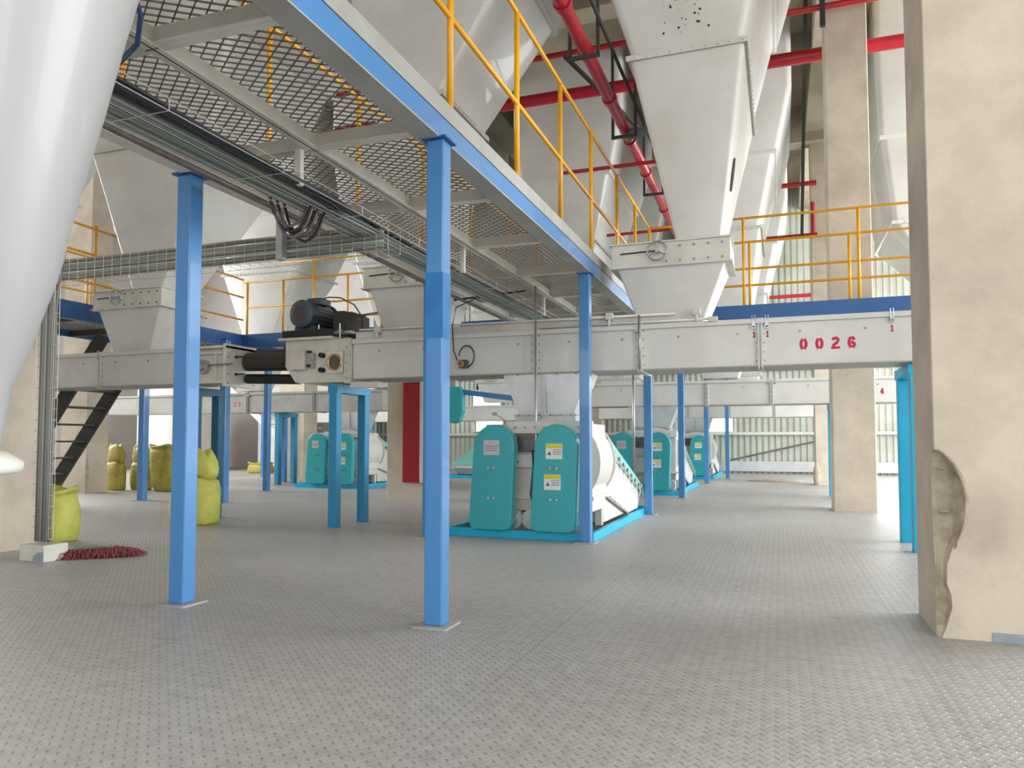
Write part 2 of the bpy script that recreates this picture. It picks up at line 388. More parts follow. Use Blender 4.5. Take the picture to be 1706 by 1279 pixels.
# ================================================================== EXPANDED METAL + PLATFORMS
def expanded(x0, x1, y0, y1, z, lx=.10, ly=.037, sw=.0045, th=.008, par=None):
    mb = MB(); n = int((y1 - y0) / ly); m = int((x1 - x0) / (lx / 2))
    for j in range(n + 1):
        yc = y0 + j * ly; ph = j % 2
        vs = []
        for i in range(m + 1):
            x = x0 + i * lx / 2; y = yc + (ly * .5 if (i + ph) % 2 else -ly * .5)
            vs += [(x, y - sw, z), (x, y + sw, z), (x, y + sw + .002, z + th), (x, y - sw + .002, z + th)]
        fs = []
        for i in range(m):
            a = i * 4; b = a + 4
            fs += [(a, b, b + 1, a + 1), (a + 1, b + 1, b + 2, a + 2), (a + 2, b + 2, b + 3, a + 3), (a + 3, b + 3, b, a)]
        mb.add(vs, fs)
    return mb
def c_beam(mb, x0, x1, y0, y1, z0, z1):
    mb.box(x0, x1, y0, y1, z0, z1)
ZB, ZT = 2.95, 3.195
pl = thing('walkway_platform', 'mesh floored steel walkway overhead with long blue edge beam and pale cross beams', 'platform', (0, 0, 0))
MB().box(-1.92, -1.905, 1.9, 12.0, ZB, 3.08).build('edge_beam', 'blue', pl)['label'] = 'bright blue outer edge beam'
MB().box(-2.05, -1.905, 1.9, 12.0, ZB - .01, ZB).build('beam_flange', 'greysteel', pl)['label'] = 'grey underside flange'
MB().box(-1.915, -1.9, 1.9, 12.0, 3.084, ZT).build('toe_plate', 'greysteel', pl)['label'] = 'grey toe plate on the edge beam'
mb = MB().box(-3.84, -3.825, 1.9, 12.0, ZB, 3.13).box(-3.84, -3.73, 1.9, 12.0, ZB - .01, ZB)
mb.build('inner_beam', 'beam', pl)
MB().box(-2.80, -2.72, 1.9, 12.0, ZB, ZB + .008).box(-2.76, -2.752, 1.9, 12.0, ZB, 3.055).build('middle_rail', 'beam', pl)
for k, y in enumerate([1.92, 2.62, 3.92, 5.22, 6.52, 7.82, 9.12, 10.42, 11.7]):
    MB().box(-3.8, -1.93, y, y + .075, ZB + .003, ZB + .011).box(-3.8, -1.93, y + .034, y + .042, ZB, 3.055).build('cross_beam', 'beam', pl)
expanded(-3.82, -1.92, 1.92, 11.98, 3.062).build('mesh_deck', 'mesh', pl, fixn=False)
for y in (3.9, 6.5, 9.1): # slotted tray hangers
    MB().box(-2.86, -2.82, y, y + .04, 2.72, 3.05).build('tray_hanger', 'beam', pl)

# cross walkway at the back of the first bay, front edge at y = 12
pc = thing('cross_walkway', 'dark blue edged walkway running across behind the first conveyors', 'platform', (0, 0, 0))
MB().box(-9.98, -3.9, 12.0, 12.02, ZB, 3.21).build('edge_beam', 'navy', pc)
MB().box(-1.88, 6.5, 12.0, 12.02, ZB, 3.21).build('edge_beam', 'navy', pc)
MB().box(-9.98, 6.5, 12.02, 12.1, ZB - .01, ZB).build('beam_flange', 'navy', pc)
expanded(-9.95, 6.4, 12.12, 12.46, 3.062, .14, .06, .007, .01).build('mesh_deck', 'mesh', pc, fixn=False)
for x in [-9.4 + 1.3 * i for i in range(12)]:
    MB().box(x, x + .06, 12.1, 12.46, ZB, 3.055).build('cross_beam', 'beam', pc)
MB().box(-9.98, 6.5, 12.46, 12.48, ZB, 3.2).build('rear_beam', 'navy', pc)

# left bay platform
pb = thing('left_walkway_platform', 'dark left walkway platform with blue edge beam behind the left hopper', 'platform', (0, 0, 0))
MB().box(-10.0, -9.98, 3.0, 12.02, ZB, 3.21).build('edge_beam', 'navy', pb)
MB().box(-10.1, -9.98, 3.0, 12.0, ZB - .01, ZB).build('beam_flange', 'navy', pb)
expanded(-11.8, -10.02, 3.0, 13.2, 3.062, .14, .06, .007, .01).build('mesh_deck', 'mesh', pb, fixn=False)
for y in [3.2 + 1.3 * i for i in range(8)]:
    MB().box(-11.8, -10.02, y, y + .06, ZB, 3.055).build('cross_beam', 'dark', pb)
MB().box(-11.82, -11.8, 3.0, 13.2, ZB, 3.2).build('rear_beam', 'navy', pb)

# ================================================================== RAILINGS
def railing(label, rails, posts, lowposts=(), group=None, r=.022):
    t = thing('handrail', label, 'handrail', (0, 0, 0), group)
    for (p, q) in rails: MB().tube([p, q], r * .85, 10).build('rail', 'yellow', t, smooth=True)
    for (x, y, z0, z1) in posts: MB().tube([(x, y, z0), (x, y, z1)], r, 10).build('rail_post', 'yellow', t, smooth=True)
    return t
ZR, ZM = 4.55, 3.80
xe = -1.93
railing('yellow handrail along the near edge of the overhead walkway', [((xe, 1.92, ZR), (xe, 12.0, ZR)), ((xe, 1.92, ZM), (xe, 12.0, ZM)), ((xe, 12, ZR), (-1.3, 12, ZR))],
        [(xe, y, 3.15, ZR) for y in (1.95, 2.95, 4.22, 5.5, 6.76, 8.0, 9.4, 10.7, 12.0)])
xe = -3.81
railing('yellow handrail on the inner side of the overhead walkway, seen through the mesh', [((xe, 1.92, 4.45), (xe, 12.0, 4.45)), ((xe, 1.92, 3.72), (xe, 12.0, 3.72))],
        [(xe, y, 3.06, 4.45) for y in (2.1, 3.45, 4.85, 6.2, 7.6, 9.0, 10.4, 11.9)])
def cross_rails(xa, xb, posts, short, label):
    ye = 12.03
    return railing(label, [((xa, ye, z), (xb, ye, z)) for z in (4.58, 4.20, 3.78, 3.52)],
                   [(x, ye, 3.1, 4.58) for x in posts] + [(x, ye, 3.1, 4.2) for x in short])
cross_rails(-1.4, 6.0, (-.475, 1.16, 2.8, 4.4), (-.385, 1.03, 2.9), 'yellow four bar handrail on the cross walkway right of the big hopper')
ye = 12.04
railing('yellow handrail on the cross walkway behind the drive motor', [((-10, ye, 4.25), (-6.85, ye, 4.25)), ((-9.1, ye, 4.58), (-6.85, ye, 4.58)), ((-9.9, ye, 3.75), (-6.6, ye, 3.75)), ((-7.7, ye, 3.45), (-6.2, ye, 3.45))],
        [(x, ye, 3.1, 4.58) for x in (-8.35, -6.87)] + [(x, ye, 3.1, 4.25) for x in (-9.05, -7.6, -9.9)])
xe = -9.97
railing('yellow handrail along the left walkway behind the left hopper', [((xe, 3.2, 4.55), (xe, 12, 4.3)), ((xe, 3.2, 4.05), (xe, 12, 3.95)), ((xe, 3.2, 3.6), (xe, 12, 3.5))],
        [(xe, y, 3.1, 4.45) for y in (5.0, 6.8, 8.6, 10.4)])
xe = -11.77
railing('far yellow handrail on the rear side of the left walkway', [((xe, 3.2, 4.45), (xe, 13, 4.45)), ((xe, 3.2, 3.8), (xe, 13, 3.8))], [(xe, y, 3.1, 4.45) for y in (4, 6, 8, 10, 12)])
# ================================================================== SCRAPER CONVEYORS
def arc(cx, cz, rx, rz, a0, a1, n=10):
    return [(cx + rx * math.cos(R(a0 + (a1 - a0) * k / n)), cz + rz * math.sin(R(a0 + (a1 - a0) * k / n))) for k in range(n + 1)]
def stroke(mb, pts, w, y, th=.0015):
    for i in range(len(pts) - 1):
        th += .00013
        (x0, z0), (x1, z1) = pts[i], pts[i + 1]; dx, dz = x1 - x0, z1 - z0; L = math.hypot(dx, dz) or 1
        nx, nz = -dz / L * w / 2, dx / L * w / 2; e = .12 * w; ex, ez = dx / L * e, dz / L * e
        mb.prism([(x0 + nx - ex, z0 + nz - ez), (x1 + nx + ex, z1 + nz + ez), (x1 - nx + ex, z1 - nz + ez), (x0 - nx - ex, z0 - nz - ez)], 'y', y - th, y + .001)
def digit(mb, ch, x, z, h, y):
    w = h * .62; s = h * .23; cx = x + w / 2; rx = w / 2 - s / 2
    if ch == '0':
        stroke(mb, arc(cx, z + h / 2, rx, h / 2 - s / 2, 105, 255), s, y); stroke(mb, arc(cx, z + h / 2, rx, h / 2 - s / 2, -75, 75), s, y)
    elif ch == '2':
        stroke(mb, arc(cx, z + h * .7, rx, h * .3 - s / 2, 165, -20), s, y)
        stroke(mb, [(cx + rx * .9, z + h * .58), (x + s * .5, z + s * 1.2)], s, y); stroke(mb, [(x, z + s / 2), (x + w, z + s / 2)], s * .9, y)
    elif ch == '6':
        stroke(mb, arc(cx, z + h / 2, rx, h / 2 - s / 2, 100, 255), s, y); stroke(mb, arc(cx, z + h / 2, rx, h / 2 - s / 2, 30, 80), s, y)
        stroke(mb, arc(cx, z + h * .3, rx, h * .3 - s / 2, -75, 95), s, y)
    elif ch == '4':
        stroke(mb, [(x + w * .62, z), (x + w * .62, z + h)], s, y); stroke(mb, [(x, z + h * .32), (x + w, z + h * .32)], s * .8, y); stroke(mb, [(x + w * .55, z + h), (x + .01, z + h * .36)], s * .7, y)
    elif ch == '3':
        stroke(mb, arc(cx, z + h * .73, rx, h * .27 - s / 2, 160, -70), s, y); stroke(mb, arc(cx, z + h * .28, rx, h * .28 - s / 2, 70, -160), s, y)
    elif ch == '1':
        stroke(mb, [(cx, z), (cx, z + h)], s, y); stroke(mb, [(x + w * .15, z + s * .3), (x + w * .85, z + s * .3)], s * .6, y); stroke(mb, [(x + w * .25, z + h * .8), (cx, z + h)], s * .7, y)
def latch(mb, x, z, y):
    mb.box(x - .02, x + .02, y - .02, y, z - .09, z - .01); mb.tube([(x - .014, y - .022, z - .04), (x - .014, y - .022, z + .05)], .004, 5); mb.tube([(x + .014, y - .022, z - .04), (x + .014, y - .022, z + .05)], .004, 5)
    mb.tube([(x - .014, y - .03, z - .07), (x + .014, y - .03, z - .07)], .01, 6)

def conveyor(label, x0, x1, y0, joints, number=None, numx=None, latches=(), depth=.52, z0=1.90, z1=2.375, mtl='white', ones=(), dz=0):
    z0 += dz; z1 += dz
    t = thing('scraper_conveyor', label, 'conveyor', (x0, y0, 0))
    def L(mb, name, mt, parent=t, **k):
        mb.v = [(a - x0, b - y0, c) for a, b, c in mb.v]; return mb.build(name, mt, parent, **k)
    y1 = y0 + depth
    xs = [x0] + list(joints) + [x1]
    L(MB().box(x0, x1, y0, y1, z0, z1), 'trough', mtl, bevel=.004)
    L(MB().box(x0, x1, y0 - .03, y1 + .03, z0 - .012, z0), 'bottom_flange', 'greysteel')
    lid = MB().box(x0, x1, y0 - .025, y1 + .025, z1, z1 + .022); lid.box(x0, x1, y0 - .03, y0 - .018, z1 - .03, z1 + .022)
    L(lid, 'lid', mtl)
    for j in joints:
        for d in (-.016, .016):
            L(MB().box(j + d - .007, j + d + .007, y0 - .035, y1 + .035, z0 - .03, z1 + .03), 'joint_flange', mtl)
    mb = MB()
    x = x0 + .12
    while x < x1: mb.bolt(x, y0 - .015, z0 - .012, '-z', .009, .018); x += .235
    for j in joints:
        for q in range(5):
            for d in (-.05, .05): mb.bolt(j + d * .8, y0 - .0, z0 + .05 + q * .095, 'y', .008, .012)
    L(mb, 'flange_bolts', 'bolt')
    mb = MB(); x = x0 + .38
    while x < x1 - .2:
        if min([abs(x - j) for j in joints] + [9]) > .12: mb.bolt(x, y0, z1 - .13, 'y', .014, .006, 10)
        x += .62
    L(mb, 'wear_studs', 'bolt')
    for q in latches:
        mb = MB(); latch(mb, q, z1 + .005, y0 - .012); L(mb, 'toggle_latch', 'galv')
    if number:
        mb = MB(); h = .128 if len(number) > 2 else .11; x = numx
        for ch in number:
            mb = MB(); digit(mb, ch, x, (z0 + z1) / 2 - h / 2 - .03, h, y0); x += h * 1.19
            L(mb, 'stencilled_digit', 'stencil')['label'] = 'red stencilled digit ' + ch
    for q in ones:
        mb = MB(); digit(mb, '1', q - .015, z1 - .175, .06, y0); L(mb, 'stencilled_mark', 'stencil')['label'] = 'small red stencilled 1'
    return t
c1 = conveyor('white trough conveyor marked 0026 in red, crossing the middle of the picture', -5.12, 1.62, 8.25, (-2.66, -1.44, -.17), '0026', .215, (-.235, -.1, 1.08, -1.47), ones=(-.235, -.1, 1.08))
conv2 = conveyor('white trough conveyor marked 4 in red, second row behind the 0026 conveyor', -5.4, 3.4, 15.75, (-2.6, -1.38, -.12, 2.6), '4', 1.835, (-.18, -.06), dz=-.05)
conveyor('white trough conveyor of the third row, just before the corrugated wall', -5.4, 1.6, 23.3, (-2.6, -1.38, -.1), None, None, (), dz=-.08)
conveyor('white trough conveyor at the left, ending with a bearing and tension bolts', -12.6, -7.72, 8.25, (-9.4,), None, None, (-9.42,), dz=.01)
conveyor('grey trough conveyor marked 23 in red, behind the left posts', -17.6, -8.95, 15.75, (-15.0, -12.9, -10.9), '23', -13.32, (-12.95, -12.85), mtl='greysteel', dz=-.05)  # grey steel material, the other troughs are white
conveyor('pale far trough conveyor behind the one marked 23', -17.6, -6.5, 23.3, (-14, -11), None, None, (), dz=-.1)

# second rail pair on the lid of the 0026 conveyor
t = thing('lid_rod', 'white clamping rod with brackets lying along the lid of the 0026 conveyor', 'rod', (0, 0, 0))
MB().tube([(-5.02, 8.235, 2.52), (-1.05, 8.235, 2.50)], .014, 8).build('rod', 'white', t, smooth=True)
MB().tube([(-2.6, 8.22, 2.425), (-.62, 8.22, 2.42)], .012, 8).build('lower_rod', 'white', t, smooth=True)
for x in (-4.75, -3.9, -1.78, -.82): MB().box(x - .04, x + .04, 8.2, 8.27, 2.47, 2.545).box(x - .012, x + .012, 8.2, 8.25, 2.395, 2.48).build('clamp_bracket', 'cream', t, bevel=.004)
MB().box(-.7, -.6, 8.19, 8.25, 2.385, 2.44).build('clamp_bracket', 'cream', t, bevel=.004)
MB().box(-5.1, -1.0, 8.28, 8.74, 2.397, 2.50).build('raised_lid', 'rubbed', t)

# ---- bearing end of the left conveyor
t = thing('conveyor_tail_end', 'white conveyor tail box with round bearing and screw tensioners', 'conveyor tail', (0, 0, 0))
MB().box(-7.72, -7.14, 8.27, 8.75, 1.9, 2.38).build('tail_box', 'rubbed', t)
MB().box(-7.14, -7.09, 8.2, 8.83, 1.85, 2.44).build('end_plate', 'cream', t, bevel=.006)
MB().box(-7.74, -7.09, 8.18, 8.8, 2.38, 2.41).build('tail_lid', 'cream', t)
MB().box(-7.70, -7.14, 8.2, 8.27, 1.9, 1.93).box(-7.70, -7.14, 8.2, 8.27, 2.3, 2.33).box(-7.30, -7.27, 8.22, 8.27, 1.93, 2.3).build('bearing_slide', 'cream', t)
MB().tube([(-7.5, 8.27, 2.13), (-7.5, 8.2, 2.13)], .10, 20).tube([(-7.5, 8.2, 2.13), (-7.5, 8.15, 2.13)], .055, 16).build('bearing', 'galv', t, smooth=40)
MB().tube([(-7.42, 8.22, 2.15), (-6.95, 8.17, 2.15)], .012, 8).build('tension_screw', 'bolt', t, smooth=40)
for z in (2.27, 2.03): MB().tube([(-7.09, 8.4, z), (-6.93, 8.4, z)], .011, 8).tube([(-7.09, 8.4, z), (-7.06, 8.4, z)], .022, 6).build('adjusting_bolt', 'dark', t)
mb = MB()
for y in (8.25, 8.78):
    for z in (1.9, 2.02, 2.14, 2.26, 2.38): mb.bolt(-7.09, y, z, 'x', .01, .012)
mb.build('tail_bolts', 'bolt', t)

# ---- drive end of the 0026 conveyor
t = thing('conveyor_drive_head', 'white drive head of the 0026 conveyor with round inspection port and black knobs', 'drive head', (0, 0, 0))
MB().prism([(-6.13, 2.42), (-5.13, 2.42), (-5.13, 1.86), (-5.86, 1.86), (-5.97, 1.87), (-6.13, 2.08)], 'y', 8.22, 8.8).build('head_box', 'cream', t, bevel=.005)
MB().box(-6.2, -5.38, 8.15, 8.84, 2.42, 2.455).build('top_plate', 'cream', t, bevel=.004)
MB().box(-6.0, -5.78, 8.12, 8.22, 2.03, 2.28).build('terminal_box', 'rubbed', t, bevel=.01)
MB().box(-5.77, -5.66, 8.18, 8.22, 2.05, 2.25).build('hinge_plate', 'greysteel', t)
for z in (2.08, 2.26): MB().tube([(-5.73, 8.22, z), (-5.73, 8.15, z)], .02, 12).build('knob', 'black', t, smooth=40)
for z in (2.02, 2.21): MB().tube([(-5.545, 8.22, z), (-5.545, 8.15, z)], .033, 12).build('knob', 'black', t, smooth=40)
MB().box(-5.49, -5.23, 8.19, 8.22, 1.975, 2.26).build('port_plate', 'cream', t, bevel=.004)
rg = MB(); n = 28
for k in range(n):
    a0, a1 = 2 * math.pi * k / n, 2 * math.pi * (k + 1) / n; cx, cz = -5.355, 2.115
    q = lambda a, r, y: (cx + r * math.cos(a), y, cz + r * math.sin(a))
    rg.add([q(a0, .085, 8.19), q(a1, .085, 8.19), q(a1, .105, 8.17), q(a0, .105, 8.17), q(a0, .112, 8.19), q(a1, .112, 8.19)], [(0, 1, 2, 3), (3, 2, 5, 4)])
rg.build('port_ring', 'copper', t, smooth=True)
MB().tube([(-5.355, 8.189, 2.115), (-5.355, 8.184, 2.115)], .086, 28).build('port_glass', 'glass', t)
MB().box(-5.2, -5.13, 8.17, 8.22, 1.84, 2.42).build('end_flange', 'rubbed', t)
MB().box(-5.13, -4.72, 8.2, 8.3, 1.78, 1.85).build('lower_lip', 'rubbed', t)
mb = MB()
for z in (1.9, 2.0, 2.1, 2.2, 2.3, 2.4): mb.bolt(-5.165, 8.17, z, 'y', .009, .01)
for x in (-5.9, -5.7, -5.5, -5.3): mb.bolt(x, 8.23, 1.86, '-z', .01, .02)
mb.build('head_bolts', 'bolt', t)
t = thing('drive_motor', 'dark grey electric gear motor bolted on top of the white drive head', 'motor', (-5.93, 8.3, 0))
prof = [(0, .05, .17), (.0, .0, 0)]
MB().tube([(0, -.05, 2.79), (0, -.03, 2.79), (0, .10, 2.79)], [.15, .185, .195], 28).build('fan_cowl', 'motor', t, smooth=40)
g = MB()
for i in range(-4, 5):
    h = math.sqrt(max(0, .11 ** 2 - (i * .024) ** 2)); g.box(i * .024 - .004, i * .024 + .004, -.056, -.05, 2.79 - h, 2.79 + h)
    g.box(-h, h, -.056, -.05, 2.79 + i * .024 - .004, 2.79 + i * .024 + .004)
g.build('fan_grille', 'conduit', t)
b = MB().tube([(0, .10, 2.79), (0, .52, 2.79)], .17, 28)
for k in range(20):
    a = 2 * math.pi * k / 20; c, s = math.cos(a), math.sin(a); b.bar((c * .18, .12, 2.79 + s * .18), (c * .18, .5, 2.79 + s * .18), .008, .03)
b.build('finned_body', 'motor', t)
MB().tube([(0, .52, 2.79), (0, .56, 2.79)], .21, 28).build('end_shield', 'motor', t, smooth=40)
MB().box(-.02, .2, .12, .36, 2.93, 3.02).build('terminal_box', 'motor', t, bevel=.01)
MB().box(-.16, .16, .05, .5, 2.57, 2.64).build('foot', 'motor', t, bevel=.01)
MB().box(-.16, .42, .56, .98, 2.56, 2.9).build('gearbox', 'dark', t, bevel=.05)
MB().box(.40, .58, .1, .75, 2.52, 2.82).build('chain_guard', 'dark', t, bevel=.02)
MB().box(-.25, .75, -.02, .1, 2.50, 2.53).box(-.25, .75, .5, .6, 2.50, 2.53).build('mount_rail', 'galv', t)
MB().box(-.25, .5, -.1, -.02, 2.455, 2.56).build('mount_skid', 'black', t, bevel=.015)
for x in (-.2, .3, .62): MB().tube([(x, -.06, 2.43), (x, -.06, 2.62)], .012, 8).tube([(x, -.06, 2.52), (x, -.06, 2.54)], .03, 6).build('mount_stud', 'galv', t)
pts = [(.1, .2, 3.0), (.3, .15, 3.02), (.55, .05, 2.98), (.8, -.02, 2.86), (.92, -.03, 2.7), (.93, -.03, 2.52)]
o = MB().tube(pts, .009, 8).build('motor_cable', 'cableb', None, smooth=True, loc=(-5.93, 8.3, 0)); tag(o, 'black power cable arching from the motor to the conveyor lid', 'cable')
o = MB().tube([(-5.5, 8.9, 2.83), (-4.8, 8.6, 2.82), (-3.9, 8.45, 2.86), (-2.9, 8.6, 2.95)], .012, 8).build('cable', 'cableb', None, smooth=True); tag(o, 'dark cable running right from the motor toward the walkway', 'cable')
o = MB().tube([(-6.13, 8.3, 2.45), (-6.17, 8.26, 2.3), (-6.2, 8.24, 2.12), (-6.16, 8.24, 2.2)], .009, 6).build('cable', 'cableb', None, smooth=True); tag(o, 'short black cable loop at the left end of the drive head', 'cable')
# dark rubber roller stack to the left of the drive head (screw conveyor casing)
t = thing('screw_conveyor', 'dark rusty screw casings bridging the gap between the two trough conveyor ends', 'screw conveyor', (0, 0, 0))
MB().tube([(-7.05, 8.62, 2.22), (-6.2, 8.62, 2.2)], .13, 16).build('casing', 'dark', t, smooth=40)
MB().tube([(-7.05, 8.78, 2.33), (-6.2, 8.78, 2.33)], .08, 14).build('casing', 'dark', t, smooth=40)
MB().tube([(-7.05, 8.6, 1.98), (-6.2, 8.6, 1.95)], .07, 14).build('casing', 'black', t, smooth=40)

# ---- teal conveyor stands
def stand(label, x, y0, y1, h, mt='cyan', w=.12, wx=.12):
    t = thing('conveyor_stand', label, 'conveyor stand', (x, y0, 0), 'portal stands carrying the trough conveyors')
    for yy in (0, y1 - y0): MB().box(-wx / 2, wx / 2, yy - w / 2, yy + w / 2, 0, h).build('leg', mt, t, bevel=.006)
    MB().box(-wx / 2 - .012, wx / 2 + .012, -w / 2 - .006, y1 - y0 + w / 2 + .006, h - .1, h + .002).build('crosshead', mt, t)
    return t
stand('dull blue portal stand under the round inspection port of the drive head', -5.42, 8.32, 9.02, 1.83, 'standblue')
stand('dark teal portal stand under the bearing end of the left conveyor', -7.72, 8.35, 8.78, 1.85, 'tealdk', .1, .13)
stand('bright turquoise stand beside the large right column', 1.30, 8.4, 9.2, 1.88, 'cyan', .13)
stand('turquoise stand at the right, next to the middle concrete column', 1.0, 15.8, 16.4, 1.83, 'cyan', .13)
stand('blue portal stand of the far left trough, behind the central front post', -12.0, 15.85, 16.5, 1.83, 'standblue', .14)

# ================================================================== HOPPERS
def hopper(label, x, y, kind='narrow', mt='white', shape=None):
    """outlet side of a tall bin: gate with handwheel, lower funnel onto the trough, bolted pyramids above. local origin = outlet centre"""
    t = thing('bin_hopper', label, 'hopper', (x, y, 0))
    if kind == 'narrow':
        R1 = [(-.24, .24, -.35, .35, 3.32, .03), (-.74, .52, -.40, 2.30, 5.46, .06)]
        R2 = [(-.72, .50, -.38, 2.28, 5.48, .08), (-1.15, .80, -.45, 2.85, 6.9, .1)]
        R3 = [(-1.22, .88, -.5, 2.95, 6.98, .1), (-1.35, 1.15, -.6, 3.5, 8.2, .12), (-1.35, 1.15, -.6, 3.5, 9.7, .12)]
    else:
        R1 = [(-.42, .42, -.35, .35, 3.32, .03), (-1.62, 1.62, -.40, 2.3, 5.3, .1)]
        R2 = [(-1.62, 1.62, -.4, 2.3, 5.3, .1), (-1.8, 1.8, -.45, 2.85, 6.9, .12)]
        R3 = [(-1.85, 1.85, -.5, 2.95, 6.98, .12), (-1.9, 1.9, -.6, 3.5, 8.2, .12), (-1.9, 1.9, -.6, 3.5, 9.7, .12)]
    if shape == 'left':
        R1 = [(-.28, .28, -.35, .35, 3.32, .03), (-1.12, 1.15, -.40, 1.45, 5.46, .06)]
        R2 = [(-1.1, 1.13, -.38, 1.43, 5.48, .08), (-1.5, 1.5, -.45, 2.0, 6.9, .1)]
        R3 = [(-1.55, 1.55, -.5, 2.1, 6.98, .1), (-1.7, 1.7, -.6, 3.0, 8.2, .12), (-1.7, 1.7, -.6, 3.0, 9.7, .12)]
    if shape == 'middle':
        R1 = [(-.24, .12, -.35, .35, 3.32, .03), (-.9, .12, -.40, 1.12, 5.46, .05)]
        R2 = [(-.88, .11, -.38, 1.10, 5.48, .06), (-1.2, 1.08, -.45, 1.3, 6.9, .1)]
        R3 = [(-1.25, 1.15, -.5, 1.4, 6.98, .1), (-1.35, 1.35, -.6, 1.9, 8.2, .12), (-1.35, 1.35, -.6, 1.9, 9.7, .12)]
    def lo(rs, name):
        rings = [rrect(a, b, c, d, r, z, 4) for a, b, c, d, z, r in rs]
        return MB().loft(rings).build(name, mt, t, smooth=35)
    lo(R1, 'lower_cone'); lo(R2, 'middle_cone'); lo(R3, 'bin_body')
    a, b, c, d, z, r = R1[-1]
    fl = MB().box(a - .03, b + .03, c - .03, d + .03, z - .006, z + .012); fl.box(a - .03, b + .03, c - .035, c - .028, z - .05, z + .012); fl.box(b + .028, b + .035, c - .03, d + .03, z - .05, z + .012)
    fl.build('ring_flange', mt, t)
    mb = MB(); xx = a + .08
    while xx < b: mb.bolt(xx, c - .035, z - .022, 'y', .014, .014); xx += .13
    yy = c + .08
    while yy < d: mb.bolt(b + .035, yy, z - .022, 'x', .012, .014); yy += .13
    mb.build('flange_bolts', 'cream', t)
    a2, b2, c2, d2, z2, r2 = R2[-1]
    MB().box(a2 - .05, b2 + .06, c2 - .04, d2 + .06, z2, z2 + .09).build('seam_band', mt, t, bevel=.02)
    # slide gate housing and handwheel
    gx0, gx1 = (-.95, .34) if kind == 'narrow' else (-1.22, .72)
    MB().box(gx0, gx1, -.42, .36, 3.05, 3.30).build('slide_gate', 'cream', t, bevel=.004)
    MB().box(gx0 - .02, gx1 + .02, -.45, .39, 3.30, 3.315).box(gx0 - .02, gx1 + .02, -.45, .39, 3.035, 3.05).build('gate_flange', 'cream', t)
    mb = MB()
    for q in range(int((gx1 - gx0) / .15) // 2 + 1):
        for z in (3.09, 3.25): mb.bolt(gx1 - .08 - q * .15, -.42, z, 'y', .014, .012)
    mb.build('gate_bolts', 'bolt', t)
    wx = gx0 + .52; hw = MB(); n = 24; rr = .105
    ring = [(wx + rr * math.cos(2 * math.pi * k / n), -.50, 3.19 + rr * math.sin(2 * math.pi * k / n)) for k in range(n + 1)]
    hw.tube(ring, .011, 6)
    for a in (90, 210, 330): hw.tube([(wx, -.49, 3.19), (wx + rr * math.cos(R(a)), -.50, 3.19 + rr * math.sin(R(a)))], .008, 6)
    hw.tube([(wx, -.40, 3.19), (wx, -.52, 3.19)], .02, 10); hw.build('handwheel', 'galv', t, smooth=40)
    MB().tube([(gx0 + .1, -.44, 3.20), (wx, -.44, 3.21)], .008, 6).build('gate_spindle', 'dark', t)
    # funnel to trough
    fx = (gx0 + .06, gx1 - .06, -.38, .33) if kind == 'narrow' else (gx0 + .16, gx1 - .02, -.38, .33)
    fb = (-.66, .03, -.3, .2) if kind == 'narrow' else (-.75, .25, -.3, .2)
    MB().loft([rrect(*fb, .02, 2.40, 3), rrect(*fx, .02, 3.035, 3)]).build('outlet_funnel', mt, t, smooth=35)
    if False:
        MB().prism([(.9, 4.1), (1.02, 4.02), (1.14, 4.1), (1.14, 4.24), (1.02, 4.32), (.9, 4.24)], 'x', .385, .40)
    return t
OV = (.02, 4.12)
H1 = hopper('tall white tapering hopper above the 0026 conveyor, right of the yellow handrail', -.80, 8.65)
def specks(H, pts, y):
    mb = MB(); random.seed(11)
    for (x, z, r) in pts: mb.tube([(x, y(z), z), (x, y(z) - .004, z)], r, 7)
    mb.build('paint_chips', 'dark', H)
random.seed(21)
specks(H1, [(random.uniform(-.35, .15), random.uniform(5.65, 6.1), random.choice((.005, .008, .014))) for _ in range(26)], lambda z: -.38 - (z - 5.48) * .07 / 1.42 - .001)
mb = MB(); rings = []
for dx in (.0, .016): rings.append([(.24 + (z_ - 3.32) * .131 + dx + .002, y_, z_) for y_, z_ in [(OV[0] + .085 * math.cos(a), OV[1] + .19 * math.sin(a)) for a in [k * math.pi / 10 for k in range(20)]]])
mb.loft(rings).build('oval_grille', 'hole', H1)['label'] = 'dark oval grille on the side'
hopper('white hopper directly behind the overhead walkway and its yellow handrail', -4.02, 8.65, shape='middle')
clone(H1, (-.80, 16.1, 0), 'white tapering hopper of the second row, behind the right hopper')
clone(H1, (-4.2, 16.1, 0), 'white hopper of the second row seen between handrail and red main pipe')
clone(H1, (-.80, 23.4, 0), 'farthest white hopper at the right, above the third conveyor')
clone(H1, (-4.38, 23.4, 0), 'farthest white hopper left of the red main pipe')
for o in list(bpy.data.objects):
    if o.name.startswith(('paint_chips', 'oval_grille')) and o.parent not in (H1,): bpy.data.objects.remove(o)
HL = hopper('white V shaped hopper at the left behind the left front blue post', -8.61, 8.65, 'narrow', shape='left')
H2 = hopper('broad white hopper between the two right concrete columns', 3.75, 16.1, 'wide')
clone(H2, (3.75, 8.65, 0), 'broad white hopper mostly behind the large right column')
clone(HL, (-8.61, 16.1, 0), 'broad white hopper of the second row above the left motor')
clone(HL, (-13.3, 8.65, 0), 'tapering white hopper at the far left edge behind the cable ladder')
clone(HL, (-12.6, 16.1, 0), 'broad shaded hopper of the second row at the far left')
clone(HL, (-8.61, 23.4, 0), 'farthest broad hopper in the left bay')

